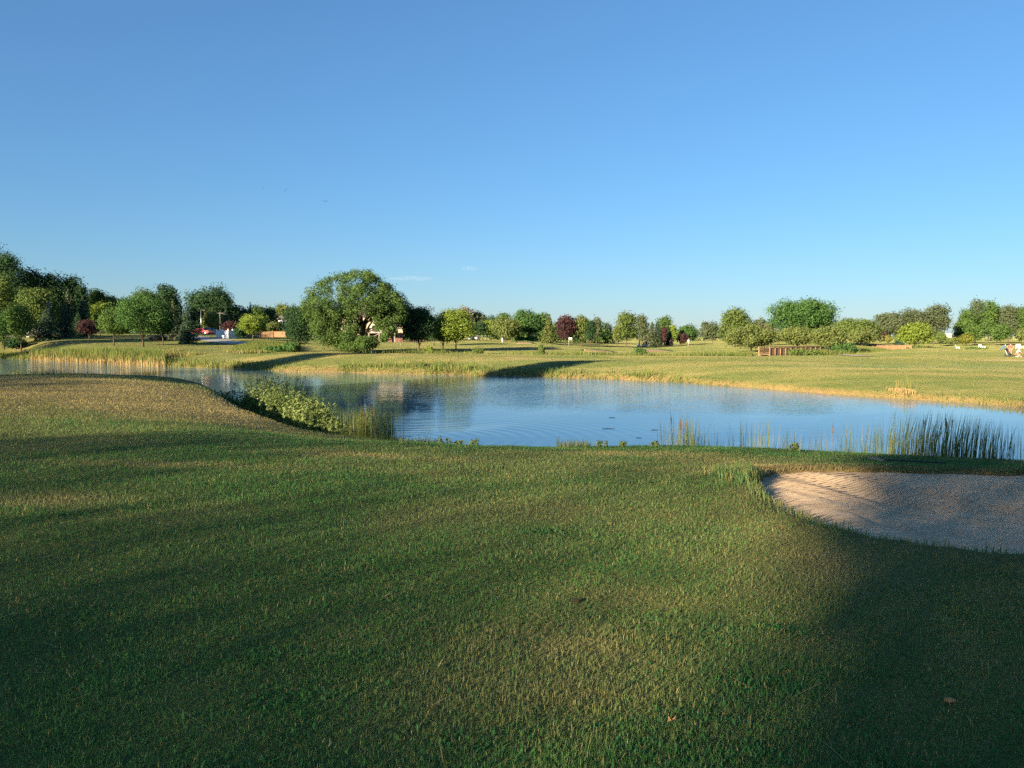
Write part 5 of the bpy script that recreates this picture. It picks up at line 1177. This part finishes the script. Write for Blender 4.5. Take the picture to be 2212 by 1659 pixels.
# --- people
def skin(name, verts, edges, mat, parent, sub=1):
    me = bpy.data.meshes.new(name); me.from_pydata([v[:3] for v in verts], edges, []); o = bpy.data.objects.new(name, me); COL.objects.link(o)
    o.modifiers.new('s', 'SKIN'); sl = me.skin_vertices[0].data
    for i, v in enumerate(verts): sl[i].radius = (v[3], v[4] if len(v) > 4 else v[3]); sl[i].use_root = i == 0
    sb = o.modifiers.new('d', 'SUBSURF'); sb.levels = sub; sb.render_levels = sub
    dg = bpy.context.evaluated_depsgraph_get(); nm = bpy.data.meshes.new_from_object(o.evaluated_get(dg)); bpy.data.objects.remove(o); bpy.data.meshes.remove(me)
    nm.polygons.foreach_set('use_smooth', [True] * len(nm.polygons)); nm.materials.clear(); return link(name, nm, mat, parent)
def person(px, d, rz, label, shirt, pants, pose='stand', cap=None, long_legs=False, loc=None):
    x, y, z = loc or on(px, d, 0); r = tag(empty('person', (x, y, z), rz), label, 'person')
    # joints facing -y: pelvis, waist, chest, neck, head and limbs
    J = {'pel': (0, 0, .95), 'wai': (0, 0, 1.1), 'che': (0, 0, 1.33), 'nec': (0, 0, 1.5), 'hed': (0, -.02, 1.64), 'top': (0, 0, 1.74)}
    for s, k in ((-1, 'r'), (1, 'l')):
        J.update({k + 'sh': (s * .19, 0, 1.42), k + 'el': (s * .27, .02, 1.14), k + 'wr': (s * .27, -.08, .9), k + 'hi': (s * .1, 0, .9), k + 'kn': (s * .11, -.02, .5), k + 'an': (s * .12, .02, .08), k + 'to': (s * .13, -.16, .03)})
    if pose == 'hips': J.update({'rel': (-.42, .05, 1.2), 'rwr': (-.2, -.08, 1.03), 'lel': (.42, .05, 1.2), 'lwr': (.2, -.08, 1.03)})
    if pose == 'flag': J.update({'lel': (.33, -.1, 1.22), 'lwr': (.40, -.28, 1.2)})
    if pose == 'walk': J.update({'lkn': (.11, -.2, .52), 'lan': (.12, -.22, .1), 'lto': (.12, -.4, .04), 'rkn': (-.11, .1, .5), 'ran': (-.12, .3, .14), 'rto': (-.12, .2, .03), 'rwr': (-.28, -.25, .98)})
    if pose == 'bend':
        J.update({'wai': (0, -.13, 1.05), 'che': (0, -.36, 1.17), 'nec': (0, -.54, 1.2), 'hed': (0, -.68, 1.2), 'top': (0, -.77, 1.24)})
        for s, k in ((-1, 'r'), (1, 'l')): J.update({k + 'sh': (s * .19, -.45, 1.17), k + 'el': (s * .2, -.48, .86), k + 'wr': (s * .08, -.6, .62)})
    if pose == 'kneel':
        J.update({'pel': (0, .1, .42), 'wai': (0, .06, .57), 'che': (0, -.08, .78), 'nec': (0, -.16, .94), 'hed': (0, -.22, 1.07), 'top': (0, -.23, 1.17)})
        for s, k in ((-1, 'r'), (1, 'l')): J.update({k + 'sh': (s * .19, -.12, .86), k + 'el': (s * .28, -.25, .62), k + 'wr': (s * .2, -.45, .5), k + 'hi': (s * .1, .08, .38), k + 'kn': (s * .16, -.3, .34 if s > 0 else .1), k + 'an': (s * .15, -.3 if s > 0 else .12, .08), k + 'to': (s * .15, -.46 if s > 0 else .26, .04)})
    def fin(k, s):
        w = Vector(J[k + 'wr']); e = Vector(J[k + 'el']); dr = (w - e).normalized(); sd = dr.cross(Vector((0, 1, 0))); sd = sd.normalized() if sd.length > .1 else Vector((1, 0, 0)); o = []
        pm = w + dr * .085; o.append(tuple(pm) + (.036, .022))
        for q, (off, ln) in enumerate(((-.03, .075), (-.01, .088), (.01, .084), (.03, .065))): o.append((tuple(pm + sd * off + dr * .03) + (.009,), tuple(pm + sd * off * 1.15 + dr * ln + Vector((0, -.02, 0))) + (.008,)))
        th = (tuple(w + dr * .04 + sd * (-.04) + Vector((0, -.01, 0))) + (.011,), tuple(w + dr * .085 + sd * (-.062) + Vector((0, -.025, 0))) + (.009,))
        return o, th
    V_, E_ = [], []
    def add(v, p=None):
        V_.append(tuple(v)); i = len(V_) - 1
        if p is not None: E_.append((p, i))
        return i
    pel = add(J['pel'] + (.15, .11)); wai = add(J['wai'] + (.135, .10), pel); che = add(J['che'] + (.16, .115), wai); nec = add(J['nec'] + (.058,), che); hd = add(J['hed'] + (.088, .10), nec); add(J['top'] + (.06, .07), hd)
    for k, s in (('r', -1), ('l', 1)):
        a = add(J[k + 'sh'] + (.062,), che); a = add(J[k + 'el'] + (.043,), a); a = add(J[k + 'wr'] + (.027,), a); hands, th = fin(k, s); p = add(hands[0], a)
        for f0, f1 in hands[1:]: q = add(f0, p); add(f1, q)
        q = add(th[0], a); add(th[1], q)
        a = add(J[k + 'hi'] + (.092,), pel); a = add(J[k + 'kn'] + (.060,), a); a = add(J[k + 'an'] + (.040,), a); add(J[k + 'to'] + (.042, .03), a)
    skin('body', V_, E_, m_skin, r)
    g = .024; lerp = lambda a, b, t: tuple(J[a][i] + (J[b][i] - J[a][i]) * t for i in range(3))
    v = [J['che'] + (.16 + g, .115 + g), J['wai'] + (.14 + g, .105 + g), lerp('wai', 'pel', .75) + (.15 + g, .12 + g), lerp('che', 'nec', .7) + (.075 + g,), J['rsh'] + (.07 + g,), lerp('rsh', 'rel', .75) + (.052 + g,), J['lsh'] + (.07 + g,), lerp('lsh', 'lel', .75) + (.052 + g,)]
    skin('shirt', v, [(0, 1), (1, 2), (0, 3), (0, 4), (4, 5), (0, 6), (6, 7)], shirt, r)
    t = .97 if long_legs else .85
    kk = 'an' if long_legs else 'kn'
    v = [J['pel'] + (.155 + g, .12 + g)]; e = []
    for k in 'rl':
        b = len(v); v += [J[k + 'hi'] + (.1 + g,), lerp(k + 'hi', k + 'kn', .9) + (.068 + g,)]; e += [(0, b), (b, b + 1)]
        if long_legs: v += [lerp(k + 'kn', k + 'an', .9) + (.046 + g,)]; e += [(b + 1, b + 2)]
    skin('trousers' if long_legs else 'shorts', v, e, pants, r)
    h = Vector(J['hed']); tp = Vector(J['top']); u = (tp - h).normalized()
    c = MB().ball(tuple(h + u * .055 + Vector((0, .012, 0))), (.098, .112, .085), 12, 8)
    if cap: c.box(tuple(h + u * .06 + Vector((0, -.15, 0))), (.14, .12, .015))
    c.build('cap' if cap else 'hair', cap or m_hair, r, smooth=True)
    fc = MB(); fw = Vector((0, -1, 0)) if pose != 'bend' else Vector((0, -.3, -.95)); ce = h + fw * .085; fc.ball(tuple(ce + fw * .02), (.014, .02, .02), 6, 5); fc.build('nose', m_skin, r, smooth=True)
    for s in (-1, 1): MB().ball(tuple(ce + Vector((s * .033, 0, .03 if pose != 'bend' else 0))), .012, 6, 5).build('eye', m_hair, r, smooth=True)
    for s in (-1, 1): MB().box((J['ran' if s < 0 else 'lan'][0], J['ran' if s < 0 else 'lan'][1] - .06, max(J['ran' if s < 0 else 'lan'][2] - .045, .03)), (.1, .27, .075), taper=.8).build('shoe', m_white if cap else m_dark, r, bevel=.015)
    return r
person(660.8, 210, R(80), 'person in blue shirt bending over on the green', m_blue, m_navy, 'bend', None, True)
pf = person(670.6, 204, R(10), 'person in grey shirt and coral shorts standing by the flagstick', m_grey, m_pink, 'flag')
person(688.4, 203, R(-30), 'person in pale shirt, khaki shorts and white cap walking on the green', m_wcloth, m_khaki, 'walk', m_wcloth)
person(646.4, 199.5, R(150), 'person in dark clothes standing behind the golf cart', m_navy, m_dark, 'stand', None, True)
person(1010.6, 101, R(175), 'person in red shirt and coral shorts with hands on hips', m_redc, m_pink, 'hips', m_dark)
person(1017.8, 99, R(70), 'person in white shirt kneeling on the grass at the right edge', m_wcloth, m_pink, 'kneel', m_wcloth)
x = pf.location; fs = tag(empty('flagstick', (x.x + .45, x.y - .3, mz(x.x + .45, x.y - .3))), 'thin bare flagstick held by the grey-shirted person', 'flagstick')
MB().tube([(0, 0, 0), (0, 0, 2.1)], .022, 7).build('pole', m_khaki, fs, smooth=True); MB().ball((0, 0, 2.1), .035).build('knob', m_white, fs)
# --- golf trolley and leaning bag at right
x, y, z = on(1008.3, 99.5); tr = tag(empty('golf_trolley', (x, y, z), R(20)), 'black three-wheeled golf trolley at the feet of the red-shirted person', 'trolley')
for wx, wy, rr in ((-.34, .1, .16), (.34, .1, .16), (0, -.5, .13)):
    wh = MB().tube([(wx - .03, wy, rr), (wx + .03, wy, rr)], rr, 14).build('wheel', m_rub, tr); MB().tube([(wx - .036, wy, rr), (wx + .036, wy, rr)], rr * .55, 10).build('rim', m_metal, wh)
MB().tube([(-.34, .1, .16), (.34, .1, .16)], .015, 6).tube([(0, -.5, .13), (0, .1, .25), (0, .45, .95)], .02, 6).tube([(-.15, .47, .97), (.15, .47, .97)], .018, 6).build('frame', m_metal, tr)
MB().tube([(0, -.38, .24), (0, .0, .62), (0, .28, 1.0)], [.14, .13, .16], 12).build('bag', m_dark, tr, smooth=True); c = MB()
for k in range(7): c.tube([(.08 * math.cos(k), .24, .95 + .05 * math.sin(k)), (.1 * math.cos(k), .36 + .03 * k, 1.12 + .06 * math.sin(k))], [.008, .03], 5)
c.build('clubs', m_metal, tr)
x, y, z = on(1003, 182); gb = tag(empty('golf_bag', (x, y, z), R(0)), 'blue golf bag leaning on its stand on the right lawn', 'golf bag')
MB().tube([(-.5, 0, .1), (.1, 0, .6), (.45, 0, .95)], [.16, .15, .18], 12).build('bag_body', m_blue, gb, smooth=True); c = MB()
for k in range(5): c.tube([(.42, .07 * math.cos(k * 1.3), .9), (.6, .1 * math.cos(k * 1.3), 1.12 + .02 * k)], [.01, .035], 5)
c.build('clubs', m_white, gb)
for s in (-1, 1): MB().bar((.3, s * .05, .78), (.62, s * .35, 0), .03).build('leg', m_metal, gb)

# --- rake behind the bunker
def gp(px, d): x = xat(px, d); return Vector((x, d, mz(x, d)))
ha, hb = gp(871.5, 15.7), gp(884.5, 15.15); he = gp(950, 14.75); hb.z += .05; ha.z += .07; he.z += .035; mid = (ha + hb) / 2
rk = tag(empty('bunker_rake', tuple(hb)), 'long bunker rake lying on the grass lip behind the sand', 'rake'); o = hb
hd = MB().bar(ha - o, hb - o + (hb - ha) * .15, .04, .035).build('head', m_weath, rk); tn = MB(); dr = (hb - ha)
for k in range(14): p = ha - o + dr * (k / 12.2); tn.tube([p, p + Vector((.0, .0, .06))], [.005, .002], 5)
tn.build('tines', m_weath, hd); MB().tube([mid - o, hb - o + Vector((.15, 0, 0)), he - o], .014, 7).build('handle', m_dark, rk, smooth=True)
# --- litter on the turf
m_clod = plain('dark_soil', (.05, .035, .022), .95, .05, 0, .3, 30); m_leaf = plain('dead_leaf', (.34, .19, .08), .8, .1, 0, .2, 30)
def ray_ground(px, py):
    a = at(px, py, 1.0); lo = 1.2
    for k in range(4000):
        d = 1.2 + k * .01
        if CZ + (a[2] - CZ) * d < mz(a[0] * d, d): break
    return a[0] * d, d, mz(a[0] * d, d)
for px, py, lab in ((576, 603, 'small dark clod of turf lying in the middle lawn'), (949, 704, 'pale clod of turf lying in the shaded lower right')):
    p = ray_ground(px, py); r = tag(empty('turf_clod', p), lab, 'clod', 'clods on the turf'); bm = bmesh.new(); bmesh.ops.create_icosphere(bm, subdivisions=3, radius=.02)
    for v in bm.verts: v.co *= 1 + .35 * (float(vnoise(np.array([v.co.x * 60 + px]), np.array([v.co.y * 60 + v.co.z * 45]))[0]) - .5); v.co.z = v.co.z * .6 + .018; v.co.x *= 1.4
    me = bpy.data.meshes.new('clod'); bm.to_mesh(me); bm.free(); link('soil', me, m_clod if px < 800 else m_leaf, r)
for px, py, lab, mt in ((672, 725, 'curled orange-brown dead leaf on the lower lawn', m_leaf),):
    p = ray_ground(px, py); m = MB(); n = 6
    for k in range(n + 1):
        u = k / n - .5; w_ = .011 * math.cos(u * 3.0) + .001
        m.v += [(u * .035, -w_ * .6, .025 + .02 * u * u * 4), (u * .035, 0, .02 + .01 * u), (u * .035, w_ * .6, .025 + .02 * u * u * 4)]
    for k in range(n): a = k * 3; m.f += [(a, a + 3, a + 4, a + 1), (a + 1, a + 4, a + 5, a + 2)]
    o = m.build('fallen_leaf' if mt is m_leaf else 'feather', mt, None, p); tag(o, lab, 'leaf' if mt is m_leaf else 'feather')
for px, py, lab, ln in ((608.5, 428.8, 'longest dark stick floating near the centre shore', .5), (654.6, 430.2, 'short stick floating left of the middle cattails', .28), (639, 438, 'tiny stick floating closest to the crest', .2), (612, 417.8, 'faint stick floating farthest out on the smooth water', .3)):
    x, y = water_hit(px, py); o = MB().tube([(-ln / 2, 0, .01), (0, .02, .02), (ln / 2, -.03, .012)], [.007, .010, .005], 7).build('floating_stick', m_bark, None, (x, y, 0), smooth=True); tag(o, lab, 'stick', 'sticks floating on the pond')
# --- birds
for px, py, d, sp, tilt, lab in ((262.5, 187.3, 120, .42, R(70), 'leftmost bird, a dark speck in the sky'), (286, 190.2, 120, .62, R(-45), 'middle bird with steeply tilted wings'), (325, 201.3, 130, 1.0, R(8), 'rightmost and largest bird gliding with level wings')):
    r = tag(empty('bird', at(px, py, d)), lab, 'bird', 'birds in the sky'); r.rotation_euler = (R(10), tilt, R(15)); k = sp / .9
    m = MB().ball((0, 0, 0), (.055 * k, .17 * k, .06 * k), 10, 8).ball((0, -.19 * k, .02 * k), (.04 * k, .05 * k, .04 * k), 8, 6); m.tube([(0, -.23 * k, .02 * k), (0, -.28 * k, .01 * k)], [.012 * k, .002], 5)
    m.add([(-.03 * k, .13 * k, .01), (.03 * k, .13 * k, .01), (.07 * k, .32 * k, 0), (-.07 * k, .32 * k, 0), (-.03 * k, .13 * k, -.01), (.03 * k, .13 * k, -.01), (.07 * k, .32 * k, -.008), (-.07 * k, .32 * k, -.008)], [(0, 1, 2, 3), (7, 6, 5, 4), (0, 4, 5, 1), (1, 5, 6, 2), (2, 6, 7, 3), (3, 7, 4, 0)])
    m.build('body', m_dark, r, smooth=True)
    for s in (-1, 1):
        q = [(0, -.09), (.22, -.13), (.45, -.02), (.5, .06), (.24, .07), (0, .09)]; zz = [0, .09, .05, .02, .08, 0]
        MB().add([(s * a * k, b * k, c * k + .012) for (a, b), c in zip(q, zz)] + [(s * a * k, b * k, c * k - .006) for (a, b), c in zip(q, zz)], [(0, 1, 4, 5), (1, 2, 3, 4), (11, 10, 7, 6), (10, 9, 8, 7)] + [(i, (i + 1) % 6, 6 + (i + 1) % 6, 6 + i) for i in range(6)]).build('wing', m_dark, r)
# ------------------------------------------------------------------ thin cloud wisps
def b_cl(name, dens):
    m = bpy.data.materials.new(name); m.use_nodes = True; nt = m.node_tree; nt.nodes.clear(); o = nt.nodes.new('ShaderNodeOutputMaterial'); v = nt.nodes.new('ShaderNodeVolumePrincipled')
    v.inputs['Color'].default_value = (.9, .92, .95, 1); v.inputs['Density'].default_value = dens; nt.links.new(v.outputs[0], o.inputs['Volume']); return m
m_cloud = b_cl('cloud_vapour', .0010)
for px, py, wpx, hpx, lab in ((410, 278.3, 44, 4.2, 'long faint white cloud wisp right of the giant tree'), (470, 268.3, 16, 3.2, 'small faint white cloud wisp, higher and farther right')):
    d = 3600; s = d / F; m = MB()
    for k in range(5): m.ball(((k - 2) * wpx * s * .16, 30 * (k % 2), (k % 3 - 1) * hpx * s * .12), (wpx * s * .24, 60, hpx * s * .5 * (1 - .14 * abs(k - 2))), 16, 10)
    o = m.build('cloud', m_cloud, None, at(px, py, d), smooth=True)
    md = o.modifiers.new('r', 'REMESH'); md.mode = 'VOXEL'; md.voxel_size = hpx * s * .1; dg = bpy.context.evaluated_depsgraph_get(); nm = bpy.data.meshes.new_from_object(o.evaluated_get(dg)); o.modifiers.clear(); o.data = nm
    tag(o, lab, 'cloud', 'faint cloud wisps')

# ------------------------------------------------------------------ sun, sky, camera
sd = bpy.data.lights.new('sun', 'SUN'); sd.energy = SUN_E; sd.angle = R(.53); sd.color = (1.0, .84, .60)
so = bpy.data.objects.new('sun', sd); COL.objects.link(so); so.rotation_euler = SUN_DIR.to_track_quat('Z', 'Y').to_euler(); so.location = SUN_DIR * 200
w = bpy.data.worlds.new('World'); S.world = w; w.use_nodes = True; nt = w.node_tree; nt.nodes.clear()
out = nt.nodes.new('ShaderNodeOutputWorld'); bg = nt.nodes.new('ShaderNodeBackground'); sk = nt.nodes.new('ShaderNodeTexSky'); sk.sky_type = 'NISHITA'; sk.sun_disc = False
sk.sun_elevation = EL; sk.sun_rotation = math.atan2(SUN_DIR.x, SUN_DIR.y); sk.air_density = SKY[0]; sk.dust_density = SKY[1]; sk.ozone_density = SKY[2]; sk.altitude = 0
gm = nt.nodes.new('ShaderNodeGamma'); gm.inputs[1].default_value = .77; nt.links.new(sk.outputs[0], gm.inputs[0]); nt.links.new(gm.outputs[0], bg.inputs[0]); bg.inputs[1].default_value = SKY_S; nt.links.new(bg.outputs[0], out.inputs[0])
cd = bpy.data.cameras.new('camera'); cd.sensor_width = 36; cd.lens = 36 * F / 1024; cd.clip_end = 20000; cd.clip_start = .05
co = bpy.data.objects.new('camera', cd); COL.objects.link(co); co.location = (0, 0, CZ); co.rotation_euler = (R(90) - TH, 0, 0); S.camera = co
vs = S.view_settings; vs.view_transform = 'Standard'; vs.look = 'None'; vs.gamma = 1; vs.use_curve_mapping = False; vs.exposure = EXPO
S.render.engine = 'CYCLES'; cy = S.cycles; cy.max_bounces = 6; cy.diffuse_bounces = 3; cy.glossy_bounces = 3; cy.transmission_bounces = 4; cy.transparent_max_bounces = 8; cy.volume_bounces = 0; cy.use_adaptive_sampling = True; cy.adaptive_threshold = .02
cy.use_denoising = False; cy.caustics_reflective = False; cy.caustics_refractive = False

# ------------------------------------------------------------------ thin evening haze over the course
if HAZE:
    hm = bpy.data.materials.new('haze'); hm.use_nodes = True; nt = hm.node_tree; nt.nodes.clear(); o_ = nt.nodes.new('ShaderNodeOutputMaterial'); v_ = nt.nodes.new('ShaderNodeVolumePrincipled')
    v_.inputs['Color'].default_value = (.85, .92, 1, 1); v_.inputs['Density'].default_value = HAZE; nt.links.new(v_.outputs[0], o_.inputs['Volume'])
    tag(MB().box((0, 0, 22), (13000, 13000, 54)).build('haze', hm), 'thin evening haze', 'haze', kind='stuff')
    hb_ = bpy.data.objects['haze']; vv_ = hb_.data.vertices
    zmin = float(GZ.min()) - 1
    for v in vv_: v.co.z = zmin if v.co.z < 10 else 40.0
